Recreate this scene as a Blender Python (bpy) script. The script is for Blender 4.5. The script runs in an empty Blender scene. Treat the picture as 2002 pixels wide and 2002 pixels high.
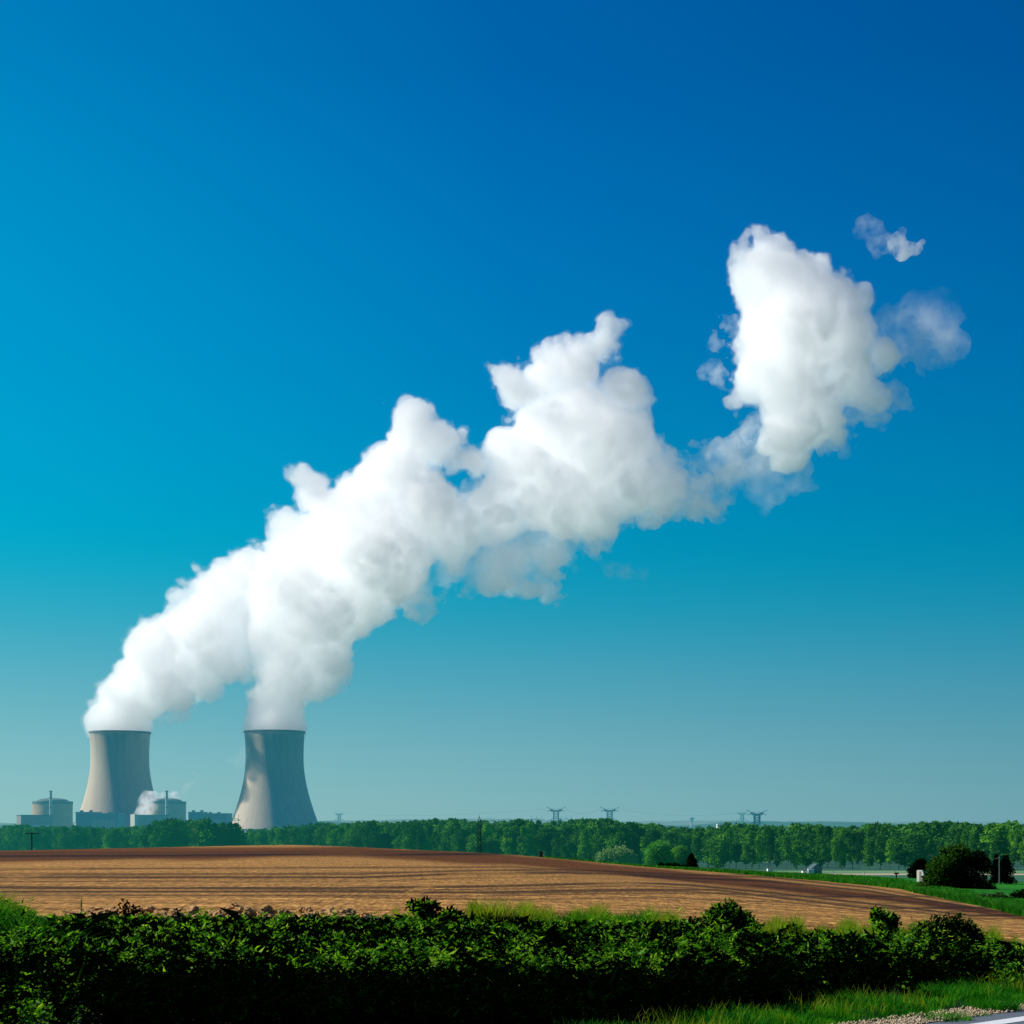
import bpy, math, random
import numpy as np
from mathutils import Vector, Matrix, noise as mnoise
import openvdb as vdb

sc = bpy.context.scene
COL = sc.collection
F = 3175.0            # focal length in pixels of the 2002 px frame
HOR = 1608.0          # horizon row
rng = np.random.default_rng(7)
random.seed(7)

# ------------------------------------------------------------------ helpers
def link(o, parent=None):
    COL.objects.link(o)
    if parent is not None: o.parent = parent
    return o

def tag(o, label=None, cat=None, group=None, kind=None):
    if label: o['label'] = label
    if cat: o['category'] = cat
    if group: o['group'] = group
    if kind: o['kind'] = kind
    return o

def empty(name, loc):
    o = bpy.data.objects.new(name, None); o.location = loc
    return link(o)

def mesh_np(name, V, Fc, mats, parent=None, smooth=False, midx=None, loc=(0,0,0)):
    """V (n,3), Fc: (m,3) or (m,4) array -> one mesh object"""
    V = np.asarray(V, dtype=np.float32); Fc = np.asarray(Fc, dtype=np.int32)
    me = bpy.data.meshes.new(name)
    me.vertices.add(len(V)); me.vertices.foreach_set('co', V.ravel())
    k = Fc.shape[1]
    me.loops.add(Fc.size); me.loops.foreach_set('vertex_index', Fc.ravel())
    me.polygons.add(len(Fc)); me.polygons.foreach_set('loop_start', np.arange(0, Fc.size, k, dtype=np.int32))
    me.update(calc_edges=True)
    if not isinstance(mats, (list, tuple)): mats = [mats]
    for m in mats: me.materials.append(m)
    if midx is not None: me.polygons.foreach_set('material_index', np.asarray(midx, dtype=np.int32))
    if smooth: me.polygons.foreach_set('use_smooth', np.ones(len(Fc), dtype=bool))
    o = bpy.data.objects.new(name, me); o.location = loc
    return link(o, parent)

class MB:
    """collects boxes, bars, lathes as quads/tris"""
    def __init__(s): s.v = []; s.f = []
    def add(s, vs, fs):
        b = len(s.v); s.v += [tuple(p) for p in vs]; s.f += [tuple(i + b for i in f) for f in fs]
    def box(s, x0, x1, y0, y1, z0, z1):
        s.add([(x0,y0,z0),(x1,y0,z0),(x1,y1,z0),(x0,y1,z0),(x0,y0,z1),(x1,y0,z1),(x1,y1,z1),(x0,y1,z1)],
              [(0,3,2,1),(4,5,6,7),(0,1,5,4),(1,2,6,5),(2,3,7,6),(3,0,4,7)])
    def bar(s, a, b, w, w2=None):
        a = Vector(a); b = Vector(b); w2 = w if w2 is None else w2
        d = (b - a).normalized(); u = d.cross(Vector((0,0,1)))
        if u.length < 1e-3: u = Vector((1,0,0))
        u.normalize(); t = d.cross(u).normalized()
        P = [a + (u*i + t*j)*w/2 for i, j in ((-1,-1),(1,-1),(1,1),(-1,1))] + [b + (u*i + t*j)*w2/2 for i, j in ((-1,-1),(1,-1),(1,1),(-1,1))]
        s.add(P, [(0,3,2,1),(4,5,6,7),(0,1,5,4),(1,2,6,5),(2,3,7,6),(3,0,4,7)])
    def lathe(s, prof, n=48, c=(0,0), close=True):
        b = len(s.v)
        for r, z in prof:
            for k in range(n):
                t = 2*math.pi*k/n; s.v.append((c[0]+r*math.cos(t), c[1]+r*math.sin(t), z))
        m = len(prof)
        for i in range(m-1):
            for k in range(n):
                k2 = (k+1) % n
                s.f.append((b+i*n+k, b+i*n+k2, b+(i+1)*n+k2, b+(i+1)*n+k))
        if close:
            s.f.append(tuple(b+(m-1)*n+k for k in range(n)))
    def build(s, name, mat, parent=None, smooth=False, loc=(0,0,0)):
        me = bpy.data.meshes.new(name); me.from_pydata(s.v, [], s.f)
        for m in (mat if isinstance(mat, (list, tuple)) else [mat]): me.materials.append(m)
        if smooth:
            for p in me.polygons: p.use_smooth = True
        o = bpy.data.objects.new(name, me); o.location = loc
        return link(o, parent)

def at(px, py, Y):
    return Vector(((px-1001)/F*Y, Y, -(py-HOR)/F*Y))

# ------------------------------------------------------------------ materials
HAZE = (0.20, 0.42, 0.46)
HAZE_K = 1/4200.0
FH = (.008,.145,.125)    # haze colour painted into the wood and things before it

def s2l(c): return tuple(((v/255)/12.92 if v/255 <= .04045 else ((v/255+.055)/1.055)**2.4) for v in c)

class Mat:
    def __init__(s, name):
        s.m = bpy.data.materials.new(name); s.m.use_nodes = True; s.t = s.m.node_tree; s.t.nodes.clear()
    def n(s, typ, **kw):
        nd = s.t.nodes.new(typ)
        for k, v in kw.items():
            if k.startswith('_'): setattr(nd, k[1:], v)
            else: nd.inputs[k.replace('__', ' ')].default_value = v
        return nd
    def l(s, a, b): s.t.links.new(a, b)
    def coord(s, kind='Object', scale=(1,1,1)):
        tc = s.n('ShaderNodeTexCoord'); mp = s.n('ShaderNodeMapping'); mp.inputs['Scale'].default_value = scale
        s.l(tc.outputs[kind], mp.inputs[0]); return mp.outputs[0]
    def wpos(s, scale=(1,1,1)):
        g = s.n('ShaderNodeNewGeometry'); mp = s.n('ShaderNodeMapping'); mp.inputs['Scale'].default_value = scale
        s.l(g.outputs['Position'], mp.inputs[0]); return mp.outputs[0]
    def noise(s, vec, scale, detail=4, rough=.55, out='Fac'):
        nd = s.n('ShaderNodeTexNoise'); nd.inputs['Scale'].default_value = scale; nd.inputs['Detail'].default_value = detail
        nd.inputs['Roughness'].default_value = rough; s.l(vec, nd.inputs['Vector']); return nd.outputs[out]
    def ramp(s, fac, stops, interp='LINEAR'):
        r = s.n('ShaderNodeValToRGB'); r.color_ramp.interpolation = interp
        e = r.color_ramp.elements
        while len(e) > 1: e.remove(e[-1])
        e[0].position = stops[0][0]; e[0].color = (*stops[0][1], 1)
        for p, c in stops[1:]:
            x = e.new(p); x.color = (*c, 1)
        s.l(fac, r.inputs[0]); return r.outputs[0]
    def math(s, op, a, b=None, c=None, clamp=False):
        m = s.n('ShaderNodeMath', _operation=op); m.use_clamp = clamp
        for i, v in enumerate((a, b, c)):
            if v is None: continue
            if isinstance(v, (int, float)): m.inputs[i].default_value = v
            else: s.l(v, m.inputs[i])
        return m.outputs[0]
    def mix(s, fac, a, b, mode='MIX'):
        m = s.n('ShaderNodeMix', _data_type='RGBA', _blend_type=mode)
        for i, v in ((0, fac), (6, a), (7, b)):
            if isinstance(v, (int, float)): m.inputs[i].default_value = v
            elif isinstance(v, tuple): m.inputs[i].default_value = (*v, 1)
            else: s.l(v, m.inputs[i])
        return m.outputs[2]
    def bump(s, h, strength=.3, dist=.05):
        b = s.n('ShaderNodeBump'); b.inputs['Strength'].default_value = strength; b.inputs['Distance'].default_value = dist
        s.l(h, b.inputs['Height']); return b.outputs[0]
    def diffuse(s, col, rough=.9, normal=None, spec=.2):
        p = s.n('ShaderNodeBsdfPrincipled'); p.inputs['Roughness'].default_value = rough
        p.inputs['Specular IOR Level'].default_value = spec
        if isinstance(col, tuple): p.inputs['Base Color'].default_value = (*col, 1)
        else: s.l(col, p.inputs['Base Color'])
        if normal is not None: s.l(normal, p.inputs['Normal'])
        return p.outputs[0]
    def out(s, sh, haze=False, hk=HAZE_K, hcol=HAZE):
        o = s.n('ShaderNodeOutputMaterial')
        if haze:   # haze painted in as emission, rising with distance; fixed by place in the world
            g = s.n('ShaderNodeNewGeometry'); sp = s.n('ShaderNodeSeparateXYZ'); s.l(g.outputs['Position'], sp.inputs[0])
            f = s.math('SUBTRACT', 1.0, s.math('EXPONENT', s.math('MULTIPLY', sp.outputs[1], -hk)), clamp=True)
            if hcol == FH: f = s.math('MULTIPLY', f, s.math('MULTIPLY_ADD', sp.outputs[0], -1/420., 1.0), clamp=True)   # painted haze made stronger towards the left
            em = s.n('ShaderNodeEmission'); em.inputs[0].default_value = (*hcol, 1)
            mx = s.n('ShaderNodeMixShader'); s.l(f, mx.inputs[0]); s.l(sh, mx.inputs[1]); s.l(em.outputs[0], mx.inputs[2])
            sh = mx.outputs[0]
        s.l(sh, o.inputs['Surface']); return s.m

GLOW = .045     # steam's own emission, added to whiten it in place of further scattered light
def volume_mat(name, dens, col=(1,1,1), aniso=0.0):
    M = Mat(name)
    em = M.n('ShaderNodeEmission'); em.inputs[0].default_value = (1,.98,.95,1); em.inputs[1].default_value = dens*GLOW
    v = M.n('ShaderNodeVolumeScatter'); v.inputs['Color'].default_value = (*col, 1)
    v.inputs['Density'].default_value = dens; v.inputs['Anisotropy'].default_value = aniso
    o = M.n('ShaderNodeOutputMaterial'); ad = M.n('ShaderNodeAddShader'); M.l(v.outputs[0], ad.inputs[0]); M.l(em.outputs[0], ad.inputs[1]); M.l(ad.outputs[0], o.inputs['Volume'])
    return M.m

# ------------------------------------------------------------------ camera
cam = bpy.data.cameras.new('camera'); co = bpy.data.objects.new('camera', cam); COL.objects.link(co); sc.camera = co
co.location = (0,0,0); co.rotation_euler = (math.pi/2, 0, 0)
cam.sensor_width = 36; cam.sensor_fit = 'HORIZONTAL'; cam.lens = 36*F/2002
cam.shift_y = (HOR-1001)/2002; cam.clip_start = .5; cam.clip_end = 60000

# ------------------------------------------------------------------ sun and sky
SUN_EL = math.radians(37); SUN_AZ = math.radians(8)     # left of the view, a little behind the towers
sdir = Vector((-math.cos(SUN_EL)*math.cos(SUN_AZ), math.cos(SUN_EL)*math.sin(SUN_AZ), math.sin(SUN_EL)))
sl = bpy.data.lights.new('sun', 'SUN'); sl.energy = 5.0; sl.angle = math.radians(.5); sl.color = (1, .95, .87)
so = bpy.data.objects.new('sun', sl); COL.objects.link(so); so.rotation_euler = sdir.to_track_quat('Z', 'Y').to_euler()

def build_world():
    w = bpy.data.worlds.new('World'); sc.world = w; w.use_nodes = True
    M = Mat.__new__(Mat); M.t = w.node_tree; M.t.nodes.clear()
    sky = M.n('ShaderNodeTexSky', _sky_type='NISHITA'); sky.sun_disc = False
    sky.sun_elevation = SUN_EL
    sky.sun_rotation = math.atan2(sdir.x, sdir.y)
    sky.air_density = 1.0; sky.dust_density = .6; sky.ozone_density = 3
    tc = M.n('ShaderNodeTexCoord'); nm = M.n('ShaderNodeVectorMath', _operation='NORMALIZE'); M.l(tc.outputs['Generated'], nm.inputs[0])
    sp = M.n('ShaderNodeSeparateXYZ'); M.l(nm.outputs[0], sp.inputs[0])
    z = sp.outputs[2]
    def R(stops):
        return M.ramp(M.math('MULTIPLY', z, 1/.6, clamp=True), [(e/.6, s2l(c)) for e, c in stops], 'B_SPLINE')
    left = R([(0,(154,196,196)), (.03,(142,190,195)), (.065,(118,180,191)), (.11,(66,170,191)), (.15,(0,171,198)), (.19,(0,167,204)), (.26,(0,157,208)),
              (.34,(0,149,202)), (.42,(0,132,194)), (.6,(0,100,170))])
    mid = R([(0,(138,182,187)), (.03,(126,176,186)), (.065,(104,166,182)), (.11,(50,156,181)), (.15,(0,152,183)), (.19,(0,143,186)), (.26,(0,127,187)),
              (.34,(0,113,183)), (.42,(0,97,172)), (.6,(0,78,150))])
    right = R([(0,(120,165,176)), (.03,(108,157,172)), (.065,(86,149,169)), (.11,(38,141,169)), (.15,(0,135,170)), (.19,(0,125,171)), (.26,(0,107,168)),
              (.34,(0,91,160)), (.42,(0,78,148)), (.6,(0,62,132))])
    x = sp.outputs[0]
    f1 = M.math('MULTIPLY_ADD', x, 1/.32, 1.0, clamp=True)      # 0 left edge .. 1 centre
    f2 = M.math('MULTIPLY', x, 1/.32, clamp=True)
    c = M.mix(f2, M.mix(f1, left, mid), right)
    # the gradient above carries most of the light; scattering sky is mixed in lightly
    gr = M.mix(1.0, sky.outputs[0], (.0, .09, .12), 'MULTIPLY')
    c2 = M.mix(.12, c, gr)
    below = M.math('GREATER_THAN', z, -.004)
    c3 = M.mix(below, (.05,.10,.06), c2)
    # unseen half of the sky behind the viewer, darkened to deepen shaded sides
    back = M.ramp(M.math('MULTIPLY_ADD', sp.outputs[1], .5, .5, clamp=True), [(.30,(.12,.34,.46)), (.62,(1,1,1))])
    c3 = M.mix(1.0, c3, back, 'MULTIPLY')
    bg = M.n('ShaderNodeBackground'); M.l(c3, bg.inputs[0]); bg.inputs[1].default_value = 1.0
    o = M.n('ShaderNodeOutputWorld'); M.l(bg.outputs[0], o.inputs[0])
build_world()

# ------------------------------------------------------------------ steam: hulls of a density field
def bmat(n, cell, off):
    """cubic b-spline interpolation matrix from a coarse lattice to n samples"""
    x = np.arange(n)/cell + off; i = np.floor(x).astype(int); t = x-i
    m = i.max()+4; W = np.zeros((n, m), dtype=np.float32); r = np.arange(n)
    W[r,i] = (1-t)**3/6; W[r,i+1] = (3*t**3-6*t**2+4)/6; W[r,i+2] = (-3*t**3+3*t**2+3*t+1)/6; W[r,i+3] = t**3/6
    return W
def vnoise(shape, cell, g):
    Ws = [bmat(n, cell, g.random()) for n in shape]
    L = g.standard_normal([W.shape[1] for W in Ws]).astype(np.float32)*1.9
    L = np.tensordot(Ws[0], L, (1,0)); L = np.tensordot(L, Ws[1], (1,1)); L = np.tensordot(L, Ws[2], (1,1))
    return L.astype(np.float32)    # (n0,n1,n2), std about 1

S19 = 2002/1932.
def field(puffs, voxel, seed, yc=2600., carve=(), warp=1.0, detail=1.0, floor=None, depth=1.0, bias=6.0):
    """puffs: (x, y, r[, depth offset as a share of r]) in picture units at yc; returns signed field in metres, origin"""
    g = np.random.default_rng(seed)
    P = []
    for p in puffs:
        x, y, r = p[:3]; k = S19*yc/F
        c = at(x*S19, y*S19, yc); dy = (p[3] if len(p) > 3 else g.uniform(-.35,.35))*r*k
        P.append((c.x, c.y+dy, c.z, r*k))
    P = np.array(P); pad = 45
    lo = (P[:,:3]-P[:,3:]).min(0)-pad; hi = (P[:,:3]+P[:,3:]).max(0)+pad
    n = np.ceil((hi-lo)/voxel).astype(int)
    X, Y, Z = [lo[i]+np.arange(n[i], dtype=np.float32)*voxel for i in range(3)]
    sh = tuple(n)
    big = [vnoise(sh, 52/voxel, g) for _ in range(3)]; med = [vnoise(sh, 21/voxel, g) for _ in range(3)]
    if floor is not None: # steam leaves the mouth in one smooth column and breaks up as it rises
        warp = warp*np.clip((Z[None,None,:]-floor-5)/75., .12, 1).astype(np.float32); detail = detail*np.clip((Z[None,None,:]-floor)/55., .3, 1).astype(np.float32)
    XX = X[:,None,None] + warp*(8*big[0] + 3.5*med[0]); YY = Y[None,:,None] + warp*(8*big[1] + 3.5*med[1]); ZZ = Z[None,None,:] + warp*(8*big[2] + 3.5*med[2])
    f = np.full(sh, -60., dtype=np.float32)
    kk = 9.0
    for x, y, z, r in P:
        R = r+60
        sl_ = tuple(slice(max(0, int((c-R-lo[i])/voxel)), min(n[i], int((c+R-lo[i])/voxel)+1)) for i, c in enumerate((x,y,z)))
        d = r - np.sqrt((XX[sl_]-x)**2 + ((YY[sl_]-y)/depth)**2 + (ZZ[sl_]-z)**2)
        a = f[sl_]; h = np.clip(.5+.5*(d-a)/kk, 0, 1)
        f[sl_] = a*(1-h)+d*h + kk*h*(1-h)*.7
    # cauliflower lobes at three sizes
    b1 = np.abs(vnoise(sh, 30/voxel, g)); b2 = np.abs(vnoise(sh, 14/voxel, g)); b3 = np.abs(vnoise(sh, 7.5/voxel, g)); b4 = np.abs(vnoise(sh, 4.2/voxel, g))
    f += detail*(10*(b1-.75) + 7*(b2-.75) + 4.2*(b3-.75) + 1.8*(b4-.75))
    f += bias
    for cx, cy, cr in carve:
        c = at(cx*S19, cy*S19, yc); k = S19*yc/F
        d = np.sqrt((XX-c.x)**2+(ZZ-c.z)**2) - cr*k
        f = np.minimum(f, d+3*(b2-.75))
    if floor is not None: f = np.minimum(f, (Z[None,None,:]-floor))
    return f, lo, voxel, (big, med, g, sh)

def hull(name, f, lo, voxel, iso, mat, parent=None):
    f = f.copy(); f[0]=f[-1]=-60; f[:,0]=f[:,-1]=-60; f[:,:,0]=f[:,:,-1]=-60
    gr = vdb.FloatGrid(); gr.background = -60.0; gr.copyFromArray(f.astype(np.float32))
    p, q = gr.convertToQuads(isovalue=float(iso))
    if len(q) == 0: return None
    V = p*voxel + lo
    # outward normals
    o = mesh_np(name, V, q[:, ::-1], mat, parent, smooth=False)
    return o

def wisp_mat(name, dens, scale):
    M = Mat(name); n = M.noise(M.wpos(), scale, 4, .62); n2 = M.noise(M.wpos((.5,.5,.5)), scale*.55, 2, .5)
    k = M.math('MULTIPLY', M.math('MULTIPLY_ADD', n, 4.5, -1.75, clamp=True), M.math('MULTIPLY_ADD', n2, 4.0, -1.3, clamp=True))
    v = M.n('ShaderNodeVolumeScatter'); M.l(M.math('MULTIPLY', k, dens), v.inputs['Density'])
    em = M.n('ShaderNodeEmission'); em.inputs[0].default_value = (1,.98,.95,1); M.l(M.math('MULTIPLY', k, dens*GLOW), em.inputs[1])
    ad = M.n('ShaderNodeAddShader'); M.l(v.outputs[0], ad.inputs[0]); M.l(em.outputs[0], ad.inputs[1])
    o = M.n('ShaderNodeOutputMaterial'); M.l(ad.outputs[0], o.inputs['Volume']); return M.m
VOL = {}
def vm(d):
    k = round(d, 5)
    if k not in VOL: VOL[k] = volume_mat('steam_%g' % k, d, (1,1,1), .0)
    return VOL[k]

def steam(label, puffs, seed, group='steam from the cooling towers', name='steam_plume', layers=((-5,.006),(-1,.034),(9,.016)), voxel=2.0, wisp=None, **kw):
    f, lo, vx, extra = field(puffs, voxel, seed, **kw)
    root = None
    for i, (iso, dens) in enumerate(layers):
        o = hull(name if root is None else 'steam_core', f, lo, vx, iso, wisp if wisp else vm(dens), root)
        if root is None: root = o; tag(o, label, 'steam', group)
    return root

A = [(226,1374,50,0),(228,1356,48,0),(245,1325,50),(275,1300,55),(262,1270,38),(320,1290,52),(300,1225,58),(370,1265,52),(425,1245,46),(395,1180,62),(335,1200,48),(440,1200,50),
     (425,1110,50),(385,1140,40),(455,1080,40),(490,1080,42),(345,1130,20),(380,1105,14),(215,1300,22),(470,1135,50),(285,1180,22),(450,1245,36),(185,1362,14,0)]
B = [(518,1374,52,0),(519,1352,52,0),(523,1320,53,0),(540,1275,60),(570,1235,70),(540,1215,60),(600,1165,84),(640,1120,90),(560,1120,85),(575,1040,68),(530,1000,32),(512,975,17),(590,930,38),(572,908,26),
     (640,985,66),(700,1050,95),(700,965,70),(755,900,68),(785,830,54),(775,795,36),(830,830,42),(860,828,20),(800,960,72),(870,1000,50),(505,1040,26),(640,940,26),(690,930,16),(720,880,18),(755,775,18),(500,1120,40),(490,1180,34),(880,870,26),(760,1050,60),(708,855,10),(700,1130,48),(895,955,34),(925,985,38),(875,1000,42),(850,1035,34),(620,1240,46),(595,1290,32)]
C = [(955,840,38),(1000,870,66),(1075,800,92),(1000,725,40),(958,700,22),(940,690,14),(1040,695,48),(1090,690,48),(1145,645,28),(1150,615,22),(1172,622,14),(1072,640,16),(1175,745,44),(1150,850,84),(1060,930,76),(1190,915,62),(1130,955,48),(1262,915,30),(1235,955,24),(1005,965,34),(1150,985,20),(1195,810,34),(935,850,20),(1215,760,20),(960,920,40),(905,858,15),(925,945,34),(960,975,34),(1060,640,10),(1230,940,34)]
D = [(1470,465,34),(1420,495,30),(1450,540,64),(1515,530,58),(1565,560,52),(1500,620,94),(1590,625,58),(1440,700,58),(1500,740,76),(1600,700,52),(1545,790,44),(1480,815,48),(1490,860,24),(1640,735,30),(1400,660,24),(1400,520,18),(1440,445,18),(1620,560,26),(1660,670,30),(1395,750,26)]
faint = [
 ('faint blue-white steam hanging under the middle cloud', [(840,1060,46),(900,1040,60),(960,1060,58),(1010,1030,50),(915,990,40),(960,950,55),(1030,1000,60),(1110,1000,36),(1020,1090,34),(780,1110,36),(1280,930,46),(1260,880,28),(1330,920,34),(1365,960,22),(1230,960,30)], 31, .012),
 ('thin ragged veil trailing below the big right cloud', [(1400,880,42),(1430,850,48),(1440,900,44),(1380,900,26),(1500,880,30),(1580,810,38),(1620,770,34),(1690,745,26),(1650,780,26),(1350,930,30),(1330,870,24)], 32, .011),
 ('pale translucent puff off the right shoulder of the big cloud', [(1690,600,26),(1705,640,28),(1715,575,24),(1740,580,30),(1770,600,42),(1730,630,46),(1690,640,36),(1790,650,30),(1760,660,36),(1800,590,16)], 33, .010),
]

TOWER_ZTOP = None
def plumes():
    zt = -(1428-HOR)/F*2600 - 8
    steam('white steam plume rising from the left cooling tower', A, 11, bias=9., yc=2650., floor=-(1428-HOR)/F*2650-8)
    steam('broad white steam plume rising from the right cooling tower', B, 12, bias=6.5, floor=zt, carve=((882,905,24),))
    steam('white cloud of steam in the middle of the plume trail', C, 13, carve=((882,905,24),))
    steam('tall detached white cloud at the upper right', D, 14)
    for lab, pf, sd, dn in faint:
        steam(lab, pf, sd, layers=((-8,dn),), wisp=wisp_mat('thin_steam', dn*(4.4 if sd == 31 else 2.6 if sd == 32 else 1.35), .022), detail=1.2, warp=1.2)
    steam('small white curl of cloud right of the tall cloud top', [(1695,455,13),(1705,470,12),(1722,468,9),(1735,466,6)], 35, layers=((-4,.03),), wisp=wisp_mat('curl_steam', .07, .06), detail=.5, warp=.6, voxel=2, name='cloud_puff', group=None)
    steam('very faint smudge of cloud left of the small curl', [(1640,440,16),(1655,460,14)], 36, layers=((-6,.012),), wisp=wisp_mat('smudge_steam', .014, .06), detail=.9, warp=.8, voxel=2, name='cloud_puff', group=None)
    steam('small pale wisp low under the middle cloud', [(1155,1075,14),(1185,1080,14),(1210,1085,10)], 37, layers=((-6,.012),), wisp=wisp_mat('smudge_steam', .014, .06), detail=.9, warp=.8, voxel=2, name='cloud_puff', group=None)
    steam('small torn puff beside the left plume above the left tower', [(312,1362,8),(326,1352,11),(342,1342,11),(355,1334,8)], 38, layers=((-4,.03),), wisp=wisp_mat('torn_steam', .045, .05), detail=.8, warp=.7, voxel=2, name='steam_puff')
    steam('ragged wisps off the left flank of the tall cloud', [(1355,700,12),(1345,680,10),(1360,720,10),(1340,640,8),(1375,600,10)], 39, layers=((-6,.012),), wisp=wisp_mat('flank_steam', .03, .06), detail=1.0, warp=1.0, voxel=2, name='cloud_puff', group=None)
plumes()

# ------------------------------------------------------------------ cooling towers
def tower_radius(h):   # h metres above the ground -> radius
    H0 = 122.0; a = 46.0
    if h < H0: return a*math.sqrt(1+((H0-h)/ (H0/1.32))**2)
    return a*math.sqrt(1+((h-H0)/150)**2)

def mat_tower():
    M = Mat('tower_concrete')
    p = M.coord('Object'); 
    n1 = M.noise(M.coord('Object', (.02,.02,.004)), 3.0, 5)
    n2 = M.noise(M.coord('Object', (.25,.25,.01)), 1.0, 4)
    w = M.n('ShaderNodeTexWave', _wave_type='BANDS', _bands_direction='Z'); w.inputs['Scale'].default_value = .5; w.inputs['Distortion'].default_value = 0
    M.l(p, w.inputs[0])
    c = M.ramp(n1, [(.3,(.82,.65,.45)), (.7,(.94,.77,.55))])
    c = M.mix(.45, c, M.ramp(n2, [(.35,(.74,.58,.40)), (.7,(.95,.78,.56))]))
    c = M.mix(M.math('MULTIPLY', w.outputs['Fac'], .13), c, (.3,.3,.28))
    zs = M.n('ShaderNodeSeparateXYZ'); M.l(p, zs.inputs[0]); st = M.noise(M.coord('Object', (.12,.12,.006)), 1.0, 4, .7)
    top = M.math('MULTIPLY_ADD', zs.outputs[2], 1/45., -2.75, clamp=True)
    c = M.mix(M.math('MULTIPLY', M.math('MULTIPLY', top, M.math('MULTIPLY_ADD', st, 4.0, -1.5, clamp=True)), .35), c, (.22,.20,.17))
    sh = M.diffuse(c, .95)
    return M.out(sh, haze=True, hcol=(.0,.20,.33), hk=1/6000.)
MT = mat_tower()
def simple(name, col, rough=.8, haze=False, var=.15, scale=1.0, **kw):
    M = Mat(name); n = M.noise(M.coord('Object'), scale, 4)
    c = M.ramp(n, [(.3, tuple(v*(1-var) for v in col)), (.7, tuple(min(1, v*(1+var)) for v in col))])
    return M.out(M.diffuse(c, rough), haze=haze, **kw)
M_RIM = simple('rim_concrete', (.10,.13,.14), haze=True, hcol=(.04,.26,.34), hk=1/5200.)
M_RIMW = simple('rim_pale_concrete', (.55,.55,.5), haze=True)
def tower(label, px, y=2600., H=165.):
    b = at(px, 1631, y)
    r = empty('cooling_tower', b); tag(r, label, 'cooling tower', 'cooling towers of the power plant')
    k_ = H/165.; prof = [(tower_radius(h/k_)*k_, h) for h in np.linspace(9, H-3, 56)]
    m = MB(); m.lathe(prof, 128, close=False); inner = [(rr-1.0, h) for rr, h in prof[::-1]]
    m.lathe(inner, 128, close=False); m.build('shell', MT, r, smooth=True)
    rt = tower_radius(165)*k_
    m = MB(); m.lathe([(rt-1.2,H-3.2),(rt+1.1,H-3.2),(rt+1.3,H-.2),(rt-1.2,H)], 128, close=False); m.build('rim', M_RIM, r)
    m = MB(); rb = tower_radius(9)*k_
    for k in range(64):
        a0 = 2*math.pi*k/64; a1 = 2*math.pi*(k+.5)/64; a2 = 2*math.pi*(k+1)/64
        q = (rb*math.cos(a1), rb*math.sin(a1), 9)
        m.bar(((rb+2)*math.cos(a0), (rb+2)*math.sin(a0), 0), q, 1.0); m.bar(((rb+2)*math.cos(a2), (rb+2)*math.sin(a2), 0), q, 1.0)
    m.build('leg_ring', MT, r)
    return r
tower('left of the two concrete cooling towers, behind the left reactor building', 234.5, 2650., 167.2)
tower('right of the two concrete cooling towers, patched by steam shadow', 537)


# ------------------------------------------------------------------ terrain
ROWS_Y = np.array([8, 16, 19, 22, 25, 28, 45, 60, 100, 140, 160, 180, 220, 320, 560, 900], float)
TAB = {   # picture column -> ground height at the distances above
 0:    [-2.05,-2.05,-2.08,-1.78,-1.52,-1.45,-1.62,-1.75,-2.15,-2.5,-2.77,-3.3,-4.8,-9,-19,-19],
 580:  [-2.05,-2.05,-2.08,-1.78,-1.52,-1.45,-1.53,-1.6,-1.8,-1.98,-2.12,-2.6,-4.0,-9,-19,-19],
 1000: [-2.05,-2.05,-2.08,-1.80,-1.56,-1.5,-1.65,-1.8,-2.2,-2.75,-3.1,-3.8,-5.4,-10,-19,-19],
 1300: [-2.05,-2.05,-2.08,-1.88,-1.68,-1.6,-1.9,-2.2,-3.0,-3.95,-4.6,-5.6,-7.6,-11.8,-19,-19],
 1518: [-2.05,-2.05,-2.08,-1.95,-1.8,-1.7,-2.1,-2.45,-3.5,-4.65,-5.1,-5.5,-7.4,-12.2,-19,-19],
 1758: [-2.05,-2.05,-2.06,-2.02,-1.9,-1.8,-2.3,-2.8,-4.1,-5.2,-5.65,-6.1,-7.5,-12.4,-19,-19],
 2002: [-2.05,-2.05,-2.04,-2.08,-2.0,-1.9,-2.65,-3.15,-4.4,-5.5,-6.0,-6.6,-8.2,-12.6,-19,-19]}
TX = np.array(sorted(TAB)); TT = np.array([TAB[k] for k in TX], float)
_ly = np.log(ROWS_Y); _fine = np.linspace(_ly[0], _ly[-1], 400)
_sm = []
for row in TT:
    v = np.interp(_fine, _ly, row); k = np.exp(-.5*(np.arange(-8,9)/3.2)**2); k /= k.sum()
    _sm.append(np.convolve(np.pad(v, 8, mode='edge'), k, 'valid'))
_sm = np.array(_sm)
_xf = np.linspace(TX[0], TX[-1], 201)
_sx = np.array([np.interp(_xf, TX, _sm[:,j]) for j in range(400)]).T
_k = np.exp(-.5*(np.arange(-12,13)/5.)**2); _k /= _k.sum()
_sx = np.array([np.convolve(np.pad(_sx[:,j], 12, mode='edge'), _k, 'valid') for j in range(400)]).T
RP = np.array((4.2,16.5)); RD = np.array((.752,.659)); RN = np.array((-.659,.752))
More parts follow.
